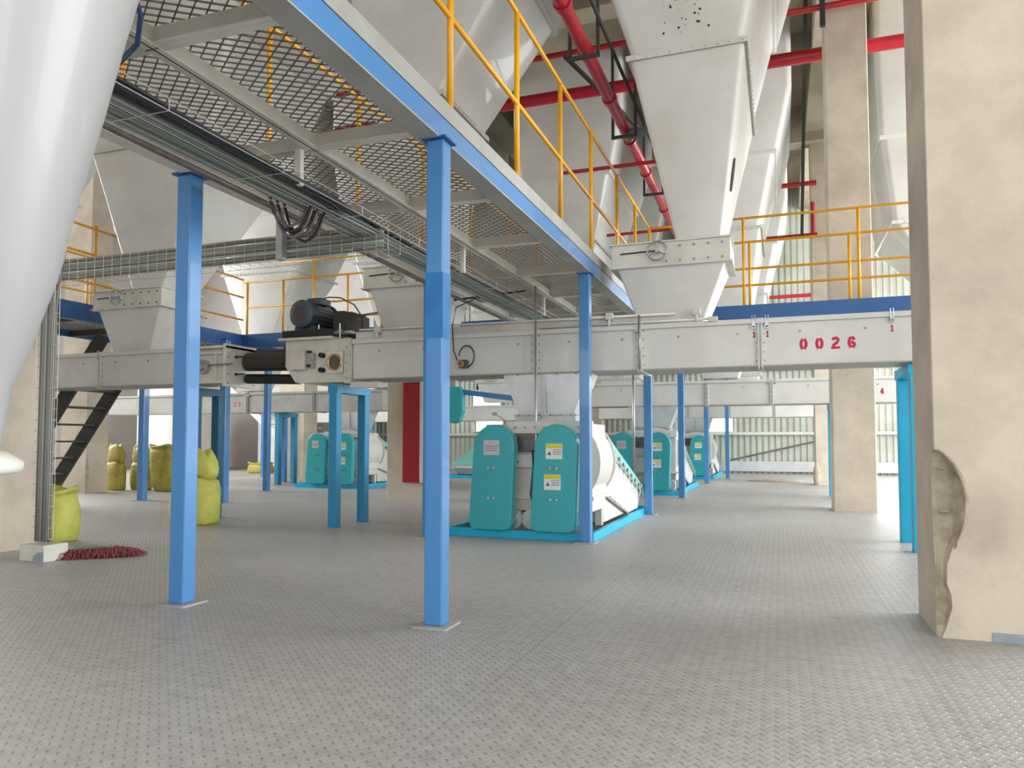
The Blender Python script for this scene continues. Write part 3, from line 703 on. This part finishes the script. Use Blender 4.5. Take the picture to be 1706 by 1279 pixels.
# near hopper at the left picture edge
t = thing('near_hopper', 'large smooth white hopper filling the left edge of the picture, round rim at its foot', 'hopper', (-1.868, 1.24, 0))
prof = [(1.075, .085), (1.1, .089), (1.24, .108), (1.3, .133), (1.517, .197), (1.74, .240), (1.951, .288), (2.194, .338), (2.6, .43), (3.2, .58), (3.4, .60), (9.7, .60)]
MB().loft([rrect(-r, r, -r, r, r * .96, z, 9) for z, r in prof]).build('cone', 'hopperpaint', t, smooth=True)
MB().tube([(0, 0, 1.02), (0, 0, 1.03), (0, 0, 1.05), (0, 0, 1.075)], [.12, .138, .138, .10], 32).build('outlet_rim', 'cream', t, smooth=True)
MB().tube([(0, 0, .93), (0, 0, 1.02)], .085, 24).build('outlet_spout', 'cream', t, smooth=40)

# ================================================================== PROCESSING MACHINES
def machine(label, x, y):
    t = thing('drum_machine', label, 'machine', (x, y, 0))
    W, D = 1.80, 3.75
    fr = MB().box(0, W, 0, .06, 0, .095).box(0, W, D - .06, D, 0, .095).box(0, .06, .06, D - .06, 0, .095).box(W - .06, W, .06, D - .06, 0, .095)
    fr.build('base_frame', 'cyan', t, bevel=.004)
    def guard(cx, lean, labels):
        n = 16; w = .255; pts = []
        for k in range(n + 1):
            a = R(180 * k / n); pts.append((cx + lean + w * math.cos(a) * .97, 1.035 + w * math.sin(a)))
        pts += [(cx - w, .25)] + [(cx - w + .07 - .07 * math.cos(R(q)), .17 - .07 * math.sin(R(q))) for q in (0, 45, 90)]
        pts += [(cx + w - .07 + .07 * math.sin(R(q)), .17 - .07 * math.cos(R(q))) for q in (0, 45, 90)]
        g = MB().prism(pts, 'y', -.10, .04).build('belt_guard', 'teal', t, bevel=.012)
        for (kind, lx, lz) in labels:
            lw, lh = .095, .085
            MB().box(cx + lx - lw, cx + lx + lw, -.1025, -.1, lz - lh, lz + lh).build('label_plate', 'label' if kind == 'w' else 'labelgrey', g)
            m_ = MB(); random.seed(int(lz * 100))
            if kind == 'w':
                MB().box(cx + lx - lw + .003, cx + lx + lw - .003, -.104, -.1025, lz + lh - .05, lz + lh - .004).build('label_header', 'labely', g)
                m_.prism([(cx + lx - .075, lz - .04), (cx + lx - .03, lz - .04), (cx + lx - .052, lz + .002)], 'y', -.104, -.1025)
            for r_ in range(3):
                xx = cx + lx - (.01 if kind == 'w' else .07)
                while xx < cx + lx + .075:
                    ww = random.uniform(.006, .014); m_.box(xx, xx + ww, -.104, -.1025, lz + .012 - r_ * .024, lz + .022 - r_ * .024); xx += ww + .006
            m_.build('label_print', 'ink' if kind == 'w' else 'inkred', g)
        for z in (.80, .46):
            for d in (-.035, .035): MB().tube([(cx + lean * .5 + d, -.10, z), (cx + lean * .5 + d, -.125, z)], .016, 8).build('guard_bolt', 'galv', g)
        return g
    guard(.62, .045, [('s', .02, 1.03)]); guard(1.36, .04, [('w', .02, .99), ('w', .0, .65)])
    # rear housing between the guards
    MB().box(.45, 1.72, .2, .95, .30, 1.30).build('gear_housing', 'rubbed', t, bevel=.01)
    MB().box(.74, 1.75, .12, .22, 1.19, 1.33).build('top_channel', 'white', t, bevel=.005)
    MB().box(.86, 1.16, .15, .2, .98, 1.17).build('inspection_plate', 'conduit', t)
    MB().box(.84, 1.13, .13, .2, .8, .94).build('cross_plate', 'white', t)
    mb = MB()
    for x_ in (.85, .97, 1.09, 1.2, 1.45, 1.6): mb.bolt(x_, .12, 1.26, 'y', .014, .012)
    for z in (.86,):
        for x_ in (.88, 1.09): mb.bolt(x_, .13, z, 'y', .013, .012)
    mb.build('housing_bolts', 'bolt', t)
    # big round drum end on the right
    n = 30; cx, cz, rr = 1.30, .86, .50
    ring = [(cx + rr * math.cos(2 * math.pi * k / n), cz + rr * math.sin(2 * math.pi * k / n)) for k in range(n)]
    MB().prism(ring, 'y', .26, 1.10).build('drum', 'white', t, smooth=35)
    ring2 = [(cx + (rr + .025) * math.cos(2 * math.pi * k / n), cz + (rr + .025) * math.sin(2 * math.pi * k / n)) for k in range(n)]
    MB().prism(ring2, 'y', .245, .262).build('drum_end_plate', 'cream', t)
    MB().prism(ring2, 'y', 1.06, 1.10).build('drum_rim', 'rubbed', t)
    # inclined trough falling to the rear, latches along its lid
    poly = [(.62, .54), (1.05, .9), (1.08, 1.10), (3.42, .40), (3.42, .30), (3.18, .10), (2.3, .10), (.93, .46)]
    MB().prism(poly, 'x', .2, 1.71).build('inclined_trough', 'white', t, bevel=.01)
    MB().prism([(1.06, 1.12), (1.06, 1.16), (3.45, .44), (3.45, .38)], 'x', .18, 1.735).build('trough_lid', 'teallite', t, bevel=.006)
    MB().prism([(1.12, .98), (1.12, 1.10), (3.42, .405), (3.38, .33)], 'x', 1.71, 1.735).build('lid_edge', 'teallite', t)
    for k in range(8):
        f = (k + .5) / 8; y_ = 1.15 + 2.2 * f; z_ = .985 - .66 * f
        mb = MB().box(1.735, 1.765, y_ - .03, y_ + .03, z_ - .02, z_ + .03)
        mb.tube([(1.78, y_ - .02, z_ + .03), (1.79, y_ - .005, z_ - .10)], .008, 6).tube([(1.78, y_ + .03, z_ + .01), (1.79, y_ + .05, z_ - .13)], .008, 6).tube([(1.78, y_ - .06, z_ + .04), (1.78, y_ + .07, z_ + .0)], .007, 6)
        mb.build('toggle_latch', 'bolt', t)
    mb = MB().bar((1.725, .93, .45), (1.725, 2.3, .115), .03, .03)
    for k in range(10):
        f = k / 9; mb.bolt(1.74, .97 + 1.3 * f, .45 - .33 * f, 'x', .012, .012)
    mb.build('trough_flange', 'greysteel', t)
    MB().prism([(.93, .44), (2.25, .115), (.98, .115)], 'x', 1.2, 1.69).build('lower_hopper', 'rubbed', t)
    for (lx, ly) in ((1.62, .2), (1.62, .82), (.35, .2), (.35, .82)):
        MB().box(lx, lx + .08, ly, ly + .08, .095, .44).build('leg', 'white', t)
    MB().box(.3, 1.76, .16, .94, .44, .48).build('bearing_table', 'white', t)
    for px_ in (.85, 1.06, 1.6): 
        MB().tube([(px_, .05, .22), (px_, .14, .22)], .11, 20).tube([(px_, .03, .22), (px_, .05, .22)], .05, 12).build('pulley', 'galv', t, smooth=40)
    MB().tube([(.96, .3, .24), (.96, .85, .24)], .11, 18).build('motor', 'motor', t, smooth=40)
    # feed inlet neck
    MB().box(.78, 1.52, .3, .8, 1.30, 1.40).build('inlet_collar', 'galv', t)
    for (xa, xb) in ((.72, .86),): MB().tube([(xa, .2, 1.33), (xa - .06, .15, 1.38), (xa - .12, .12, 1.42)], .008, 6).box(xa - .15, xa - .1, .1, .14, 1.40, 1.44).build('inlet_lever', 'greysteel', t)
    return t
m1 = machine('teal guarded drum machine nearest the camera, on turquoise frame between the blue posts', -3.72, 8.0)
clone(m1, (-3.72, 15.4, 0), 'teal guarded drum machine in the second row, behind the nearest one')
clone(m1, (-3.6, 22.4, 0), 'farthest drum machine at the right, partly hidden behind a blue post')
clone(m1, (-10.95, 15.1, 0), 'teal guarded drum machine in the left bay, behind the narrow blue portal stand')
clone(m1, (-7.6, 24.2, 0), 'drum machine turned the other way, its inclined trough facing the camera', math.pi)

def chute(label, x, y, z0=1.405, z1=1.888):
    t = thing('feed_chute', label, 'chute', (x, y, 0))
    MB().loft([[(-.33, -.2, z0), (.33, -.2, z0), (.33, .2, z0), (-.33, .2, z0)], [(-.52, -.24, z1), (.52, -.24, z1), (.52, .24, z1), (-.52, .24, z1)]]).build('funnel', 'shiny', t)
    MB().box(.0, .012, -.245, -.22, z0 + .02, z1).build('seam_strip', 'galv', t)
    MB().box(-.38, .38, -.25, .25, z0 - .004, z0 + .015).build('flange', 'galv', t)
    mb = MB()
    for k in range(6): mb.bolt(-.32 + k * .128, -.25, z0 + .006, 'y', .01, .012)
    mb.build('flange_bolts', 'bolt', t)
    return t
F1 = chute('shiny steel funnel feeding the nearest machine from the 0026 conveyor', -2.56, 8.52)
clone(F1, (-2.5, 15.98, -.05), 'pale steel funnel feeding the second row machine')
clone(F1, (-9.85, 15.98, -.05), 'steel funnel feeding the left bay machine')
clone(F1, (-2.4, 23.5, -.08), 'far steel funnel above the last machine at the right')

# ================================================================== CABLES, TRAYS, CONDUITS
def tray_mb(path, w, h, axis, step=.1, r=.0028, nw=None):
    """wire basket; path: start, end along axis; w across, h up"""
    mb = MB(); (x0, y0, z0), (x1, y1, z1) = path; p, q = Vector(path[0]), Vector(path[1]); L = (q - p).length; d = (q - p) / L
    if axis == 'y': ac, up = Vector((1, 0, 0)), Vector((0, 0, 1))
    elif axis == 'x': ac, up = Vector((0, 1, 0)), Vector((0, 0, 1))
    else: ac, up = Vector((1, 0, 0)), Vector((0, -1, 0))
    nw, nh = nw or max(2, round(w / .05)), max(1, round(h / .05))
    offs = [ac * (w * i / nw) for i in range(nw + 1)] + [up * (h * j / nh) for j in range(1, nh + 1)] + [ac * w + up * (h * j / nh) for j in range(1, nh + 1)]
    for o_ in offs: mb.tube([p + o_, q + o_], r, 4)
    k = 0
    while k * step <= L:
        c = p + d * k * step; mb.tube([c + up * h, c, c + ac * w, c + ac * w + up * h], r, 4); k += 1
    return mb
o = tray_mb([(-3.19, 1.9, 2.72), (-3.19, 11.4, 2.72)], .40, .06, 'y', .9, .003, 2).build('cable_tray', 'wire'); tag(o, 'wire basket tray hung under the overhead walkway, carrying the thick cable bundle', 'cable tray')
o = tray_mb([(-6.42, 5.08, 2.60), (-2.85, 5.08, 2.60)], .2, .20, 'x', .105, .0022, 1).build('cable_tray', 'wire'); tag(o, 'wire basket tray crossing horizontally from the left ladder to the walkway', 'cable tray')
o = tray_mb([(-6.56, 5.10, .2), (-6.56, 5.10, 2.62)], .22, .05, 'z').build('cable_tray', 'wire'); tag(o, 'upright wire basket tray standing on the small white plinth at the left', 'cable tray')
for k in range(9):
    x = -3.17 + k * .030; rr = .0115 + .002 * (k % 2); w0 = random.uniform(-.006, .006)
    pts = [(x + .004 * math.sin(y * 1.7 + k), y, 2.74 + .004 * math.sin(y * 2.1 + k * 2)) for y in [1.9 + .5 * i for i in range(16)]] + [(x + w0, 9.9, 2.73), (x, 11.2, 2.73)]
    o = MB().tube(pts, rr, 6).build('grey_cable', ('cableg', 'cablel', 'cabled')[k % 3], None, smooth=True); tag(o, 'grey green cable lying in the tray under the overhead walkway', 'cable', 'grey cables in the walkway tray')
for k in range(10):
    x = -2.905 + (k % 5) * .021; z = 2.738 + (k // 5) * .02
    pts = []
    for i in range(24):
        y = 1.9 + i * .4; s = max(0, min(1, (y - 4.2) / .7)); s = s * s * (3 - 2 * s)
        pts.append((x - s * .13 + .012 * math.sin(y * 1.3 + k * .8), y, z + .018 * s + .012 * math.sin(y * 2.3 + k)))
    o = MB().tube(pts, .0105, 6).build('black_cable', 'cableb', None, smooth=True); tag(o, 'black cable snaking along the right side of the walkway tray', 'cable', 'black cables in the walkway tray')
for k in range(10):
    y = 5.075 - (k % 2) * .012; z = 2.617 + k * .0195; xv = -6.545 + k * .0205
    wob = [random.uniform(-.004, .004) for _ in range(12)]
    pts = [(xv, 5.085, .17), (xv, 5.085, 1.2), (xv, 5.085, 2.3), (xv + .02, 5.084, 2.5 + .01 * k), (-6.36 + .01 * k, 5.09, z)] + [(-6.1 + .32 * i, 5.10 + wob[i] * .4, z + wob[i]) for i in range(11)]
    o = MB().tube(pts, .0096, 6).build('drop_cable', ('cabled', 'cablen', 'cableg', 'cablel')[k % 4], None, smooth=True); tag(o, 'grey cable rising from the floor plinth and turning into the horizontal tray', 'cable', 'cables on the left tray')
# looped cables and junction glands
t = thing('junction_box', 'small grey junction box with three cable glands under the walkway', 'junction box', (-3.34, 4.36, 2.86))
MB().box(-.09, .09, -.12, .12, 0, .07).build('box', 'greysteel', t, bevel=.005)
for y in (-.08, 0, .08): MB().tube([(0, y, 0), (0, y, -.045)], .022, 10).build('cable_gland', 'rubbed', t, smooth=40)
for k in range(7):
    ya = 4.28 + (k % 3) * .08; dx = .012 * (k // 3); low = 2.60 - .014 * k
    pts = [(-3.34, ya, 2.81)] + [(-3.34 + .30 * s + dx, ya + .06 * s, 2.81 - (2.81 - low) * math.sin(math.pi * min(1, s * 1.02)) ** .55) for s in (.06, .15, .3, .5, .7, .85, .94)] + [(-3.03 + dx, ya + .06, 2.80)]
    o = MB().tube(pts, .0105, 7).build('looped_cable', 'cableb' if k % 2 else 'conduit', None, smooth=True); tag(o, 'dark cable hanging in a loop between the junction box and the tray', 'cable', 'hanging cable loops')
o = MB().tube([(-3.42, 2.0, 2.83), (-3.5, 4.8, 2.83), (-3.62, 7.6, 2.83), (-3.66, 11.0, 2.83)], .021, 12).build('conduit_pipe', 'conduit', None, smooth=True); tag(o, 'dark steel conduit running below the inner beam of the walkway', 'conduit')
o = MB().box(-3.84, -3.78, 5.0, 5.06, 2.58, 2.96).build('tray_bracket', 'galv'); tag(o, 'short steel bracket hanging down and holding the horizontal tray', 'bracket')
o = MB().tube([(-2.28, 1.9, 2.98), (-2.33, 2.1, 2.93), (-2.40, 2.25, 2.82), (-2.5, 2.33, 2.76), (-2.68, 2.4, 2.74)], .011, 8).build('blue_hose', 'bluecable', None, smooth=True); tag(o, 'dark blue hose curving at the upper left beside the near hopper', 'hose')
for (nm, pts, lb) in (('conduit_pipe', [(-2.63, 8.15, 2.9), (-2.63, 8.15, 1.0), (-2.65, 8.12, .75), (-2.66, 8.1, .12)], 'slim vertical conduit in front of the nearest machine, from walkway to frame'),
                      ('conduit_pipe', [(-1.44, 8.205, 2.5), (-1.44, 8.205, 1.9)], 'short conduit on the joint of the 0026 conveyor')):
    o = MB().tube(pts, .014, 8).build(nm, 'galv', None, smooth=True); tag(o, lb, 'conduit')
o = MB().tube([(-2.66, 8.12, 1.0), (-2.64, 8.09, .8), (-2.67, 8.08, .5), (-2.62, 8.08, .3), (-2.6, 8.1, .12)], .012, 6).build('cable', 'cableb', None, smooth=True); tag(o, 'dark cable dropping beside the slim conduit between the two teal guards', 'cable')
o = MB().tube([(-2.8, 15.2, 3.0), (-2.8, 15.2, .0)], .03, 8).build('conduit_pipe', 'galv', None, smooth=True); tag(o, 'vertical conduit in front of the second row machine', 'conduit')
# emergency stop on the 0026 conveyor
t = thing('emergency_stop', 'red emergency stop button on a grey box with cable loop on the conveyor', 'switch', (-3.56, 8.21, 2.03))
MB().box(-.05, .05, -.04, .04, -.05, .05).build('switch_box', 'motor', t, bevel=.008)
MB().tube([(-.02, -.04, 0), (-.02, -.052, 0)], .035, 16).build('yellow_ring', 'labely', t)
MB().tube([(-.02, -.052, 0), (-.02, -.075, 0)], .026, 16).build('push_button', 'stencil', t, smooth=40)
o = MB().tube([(-3.52 + .1 * math.cos(a), 8.2, 2.12 + .13 * math.sin(a)) for a in [R(q) for q in range(-100, 200, 25)]], .008, 6).build('cable', 'cableb', None, smooth=True); tag(o, 'black cable looped over the emergency stop box', 'cable')
o = MB().tube([(-3.64, 8.2, 2.07), (-3.68, 8.18, 2.2), (-3.70, 8.18, 2.5), (-3.66, 8.2, 2.72), (-3.5, 8.4, 2.85), (-3.3, 8.5, 2.9)], .008, 6).build('cable', 'cableb', None, smooth=True); tag(o, 'black cable climbing from the emergency stop to the walkway', 'cable')

# ================================================================== RED SPRINKLER PIPES
def pipe(label, pts, r, mt='red', cat='pipe', flanges=()):
    t = thing('sprinkler_pipe' if mt == 'red' else 'hanger_bar', label, cat, (0, 0, 0))
    MB().tube(pts, r, 14).build('pipe', mt, t, smooth=40)
    for (p, q) in flanges: MB().tube([p, q], r * 1.25, 14).build('coupling', mt, t, smooth=40)
    return t
xm = -1.98
pipe('thick red main pipe running away above the yellow handrail', [(xm, 4.5, 5.5), (xm, 24, 5.5)], .075, flanges=[((xm, y, 5.5), (xm, y + .08, 5.5)) for y in (7.0, 8.0, 9.2, 10.6, 12.0, 14, 16.5, 19)])
pipe('thick red pipe crossing overhead behind the middle column', [(-9, 13.75, 7.85), (7, 13.75, 7.85)], .115)
pipe('thinner red pipe crossing overhead in front of the middle column', [(-9, 12.6, 8.05), (7, 12.6, 8.05)], .05)
pipe('short upright red branch pipe in front of the middle column', [(1.3, 12.6, 8.05), (1.3, 12.6, 9.6)], .045)
for z, y, lb in ((7.7, 20.23, 'red branch pipe high before the far column, upper one'), (6.35, 20.23, 'red branch pipe before the far column, lower one with riser'), (5.9, 26.13, 'red branch pipe just in front of the far wall')):
    pipe(lb, [(-.3, y, z), (1.0 if y < 21 else 2.1, y, z)], .06)
pipe('short red riser joined to the lower far branch pipe', [(.9, 20.23, 6.35), (.9, 20.23, 7.2)], .05)
for y, x0, x1 in ((11.4, -3.2, -1.6), (15.5, -3.4, -1.9)):
    pipe('red cross branch under the main pipe, %s one' % ('nearer' if y < 12 else 'farther'), [(x0, y, 5.42 if y < 12 else 5.5), (x1, y, 5.42 if y < 12 else 5.5)], .03)
for i, y in enumerate((7.9, 10.2, 12.8)):
    t = thing('pipe_hanger', 'black square pipe hanger around the red main pipe, %s' % ('nearest one', 'middle one', 'farthest one')[i], 'hanger', (xm, y, 5.5))
    for dx in (-.16, .16): MB().box(dx - .018, dx + .018, -.018, .018, -.11, 3.55 if dx > 0 else 1.2).build('drop_bar', 'dark', t)
    MB().box(-.18, .18, -.018, .018, -.14, -.1).build('cradle_bar', 'dark', t)
o = MB().tube([(xm + .2, 5, 5.72), (xm + .2, 20, 5.72)], .022, 8).build('conduit_pipe', 'dark', None, smooth=True); tag(o, 'black conduit running beside the red main pipe', 'conduit')
o = MB().bar((-2.9, 10.4, 6.8), (-2.2, 12.6, 6.5), .05, .05).build('brace_bar', 'dark'); tag(o, 'dark diagonal brace near the red main pipe', 'brace')
o = MB().box(.72, .80, 12.5, 12.58, 7.7, 9.7).build('hanger_bar', 'dark'); tag(o, 'black vertical hanger bar at the top left of the middle column', 'hanger')
o = MB().bar((.62, 15.0, 9.7), (.62, 19.8, 6.2), .07, .09).build('hanger_bar', 'dark'); tag(o, 'long black sloping bar in the dark gap beside the middle column', 'brace')
# rag tied around the pipe
mb = MB(); rings = []
random.seed(4)
for k in range(8):
    a = k / 7; cx = xm + .02 + .62 * a; cz = 5.42 + .10 * a + .02 * math.sin(k * 2); rr = .09 * (1 - .35 * math.sin(a * 3.1)) + .02 * random.random()
    rings.append([(cx, 10.3 + rr * math.cos(q) * .7, cz + rr * math.sin(q) * (1 + .2 * math.sin(3 * q + k))) for q in [i * math.pi / 6 for i in range(12)]])
M['rag'] = mat('grey_green_cloth', '7b8a86', 0.9)
o = mb.loft(rings).build('rag', 'rag', None, smooth=True); tag(o, 'grey green rag tied between the red main pipe and the hopper', 'rag')

# ================================================================== CABINET, PLINTH, MOP, SACKS, STAIRS
t = thing('chain_cover', 'teal rounded drive cover hanging behind the central post, on a blue grey channel', 'drive cover', (-6.95, 15.6, 1.5))
MB().prism([(-.3, .25), (-.3, .85), (.12, .85), (.2, .7), (.2, .3), (.12, .08), (0, .0), (-.2, .05)], 'y', -.1, .1).build('cover', 'teal', t, bevel=.03)
MB().bar((.2, 0, .72), (1.45, 0, .55), .1, .12).build('channel', 'blue', t)
MB().box(-.1, .0, -.05, .05, .85, 1.7).box(-.1, .9, -.05, .05, 1.66, 1.72).build('hanger_rod', 'galv', t)
t = thing('fire_cabinet', 'tall narrow red cabinet with white edge fixed to the plastered column', 'cabinet', (-6.5, 12.395, 0))
MB().box(-.1, .25, -.02, .09, .34, 2.2).build('door_face', 'redbox', t, bevel=.004)
MB().box(.25, .31, -.02, .1, .34, 2.2).build('white_edge', 'white', t)
MB().box(.31, .36, .0, .1, .34, 2.2).build('glass_side', 'greysteel', t)

t = thing('cable_plinth', 'small white plinth with grey painted corner at the foot of the upright tray', 'plinth', (-6.4, 5.1, 0))
MB().box(-.2, .11, -.13, .12, 0, .155).build('block', 'cream', t, bevel=.01)
MB().prism([(-.02, 0), (.11, 0), (.11, .1), (.03, .085), (-.02, .05)], 'y', -.134, -.13).build('painted_patch', 'plinthgrey', t)

def mop():
    t = thing('rag_mop', 'wide dust mop head of dark red yarn lying flat on the floor', 'mop', (-6.12, 5.42, 0))
    random.seed(2); mb = MB()
    for k in range(1100):
        u = random.uniform(-1, 1); a = random.uniform(0, 2 * math.pi); cx = u * .30; cy = random.uniform(-.09, .09)
        d = .07 + .04 * random.random(); ex, ey = cx + d * math.cos(a) * 1.2, cy + d * math.sin(a)
        z = random.uniform(.03, .085) * (1 - abs(u) ** 3 * .6)
        mb.cur = random.choice((0, 0, 1)); mb.tube([(cx, cy, z), ((cx + ex) / 2, (cy + ey) / 2, z + .012), (ex, ey, max(.006, z - .05))], .0042, 4)
    o = mb.build('yarn', ['mop', 'mopb'], t); o['kind'] = 'stuff'
    MB().box(-.22, .12, -.03, .03, .085, .1).build('mop_plate', 'green', t, bevel=.01)
    t.rotation_euler = (0, 0, R(40)); return t
mop()

def sack(label, x, y, h, w, top='fold', lean=0.0, bright=False, fat=1.0, rot=0, tie=True):
    t = thing('woven_sack', label, 'sack', (x, y, 0), 'yellow woven sacks standing on the floor'); t.rotation_euler = (0, 0, rot)
    random.seed(int(abs(x * 100))); n = 28; rings = []
    hb = h * (.62 if top == 'fold' else 1.0)
    prof = [(0, .86), (.04, .98), (.2, 1.03), (.45, 1.05), (.7, 1.02), (.9, .95), (1.0, .78 if top == 'fold' else .9)]
    ph = random.uniform(0, 6)
    def ring(z, rx, ry, dx=0, wob=.035):
        r_ = []
        for k in range(n):
            a = 2 * math.pi * k / n; c, s = math.cos(a), math.sin(a); e = .72
            r_.append((dx + rx * math.copysign(abs(c) ** e, c) * (1 + wob * math.sin(5 * a + z * 14 + ph) + wob * .6 * math.sin(11 * a - z * 31 + ph)), ry * math.copysign(abs(s) ** e, s) * (1 + wob * math.sin(7 * a + z * 9 + ph) + wob * .6 * math.sin(9 * a + z * 37)), z + (wob * .5 * math.sin(3 * a + ph) if z > .3 else 0)))
        return r_
    for f, s in prof: rings.append(ring(f * hb + .0, w / 2 * s, w / 2 * .62 * s * fat, lean * f * hb))
    mt = 'sackfresh' if bright else 'sack'
    body = MB().loft(rings, cap=True).build('body', mt, t, smooth=True)
    if top == 'fold':
        rings = []
        for f, s in ((0, .74), (.12, .9), (.3, .98), (.55, .92), (.8, .8), (1.0, .68)):
            rings.append(ring(hb * .99 + f * (h - hb), w / 2 * s, w / 2 * .45 * s, lean * (hb + f * (h - hb)) + .02 * math.sin(f * 5), .07))
        rings.append(ring(h - .04, w / 2 * .5, w / 2 * .2, lean * h, .1))
        MB().loft(rings).build('folded_mouth', mt, t, smooth=True)
        if tie: MB().tube([(rings[0][k % n][0] * 1.04, rings[0][k % n][1] * 1.06, hb * .995 + .012 * math.sin(k)) for k in range(n + 1)], .009, 5).build('tie_string', 'sackin', t)
    else:
        rings = [ring(hb * .995, w / 2 * .9, w / 2 * .55 * fat, lean * hb), ring(hb + .05, w / 2 * 1.02, w / 2 * .62 * fat, lean * hb + .01, .05), ring(hb + .07, w / 2 * .98, w / 2 * .58 * fat, lean * hb + .01, .05), ring(hb + .02, w / 2 * .86, w / 2 * .5 * fat, lean * hb, .04), ring(hb - .1, w / 2 * .7, w / 2 * .4 * fat, lean * hb, .03)]
        MB().loft(rings).build('open_mouth', mt, t, smooth=True)
    return t
sack('left yellow sack leaning on the plastered column, mouth tied over', -14.12, 12.86, 1.02, .46)
sack('middle yellow sack of the row beside the column, dark folded mouth', -13.72, 13.2, 1.0, .5)
sack('right hand yellow sack of the row, behind the thin blue post', -13.2, 13.55, .98, .34, lean=-.12)
sack('open topped yellow sack leaning left behind the front left post', -12.75, 13.0, .95, .66, top='open', lean=-.16, tie=False)
sack('bright yellow sack standing right of the front left post, tall folded mouth', -7.38, 8.0, .98, .66, bright=True, top='fold', lean=.02)
sack('bright ribbed open sack behind the upright tray at the left', -7.6, 6.1, .52, .56, top='open', bright=True, fat=1.1)
sack('low slumped yellow sack lying far back beyond the blue posts', -17.0, 21.5, .3, .9, top='open')

def stairs(label, p, q, w, n, mt, axis='x', rail=True):
    t = thing('steel_stair', label, 'stair', (0, 0, 0)); p, q = Vector(p), Vector(q)
    for s in (0, w):
        off = Vector((0, s, 0)) if axis == 'x' else Vector((s, 0, 0)); MB().bar(p + off, q + off, .05, .24).build('stringer', mt, t)
    for k in range(1, n):
        c = p + (q - p) * k / n; (MB().box(c.x - .12, c.x + .12, c.y, c.y + w, c.z, c.z + .03) if axis == 'x' else MB().box(c.x, c.x + w, c.y - .12, c.y + .12, c.z, c.z + .03)).build('tread', mt, t)
    if rail:
        up = Vector((0, 0, .9)); MB().tube([p + up, q + up], .025, 8).build('handrail', mt, t, smooth=True); MB().tube([p + up * .55, q + up * .55], .02, 8).build('handrail', mt, t, smooth=True)
        for k in range(5):
            c = p + (q - p) * k / 4; MB().tube([c, c + up], .02, 8).build('rail_post', mt, t)
    return t
stairs('dark steel stair rising to the right at far left behind the cable tray', (-11.9, 8.7, .25), (-10.0, 8.8, 2.75), .8, 9, 'dark', rail=False)
stairs('white steel stair with handrail far back in the left bay', (-15.2, 22.0, .1), (-19.2, 22.0, 3.3), .9, 12, 'white')

# far left silos and partitions
for (x, y, r, lb) in ((-21.5, 22.5, 1.5, 'pale round silo at the far back left'), (-18.2, 24.6, 1.1, 'smaller pale silo beside the far white stair')):
    o = MB().tube([(x, y, 0), (x, y, 3.2)], r, 40).build('silo', 'wallpaint', None, smooth=40); tag(o, lb, 'silo')
# dirt pile on the far floor
rings = [[(-.1 + r * 1.0 * math.cos(a), 22.0 + r * .7 * math.sin(a), z) for a in [i * math.pi / 10 for i in range(20)]] for r, z in ((.8, .0), (.5, .03), (.2, .07), (.05, .08))]
o = stuff(MB().loft(rings).build('dirt_pile', 'rough', None, smooth=True)); o['label'] = 'low heap of dust on the far floor'; o['category'] = 'dirt'
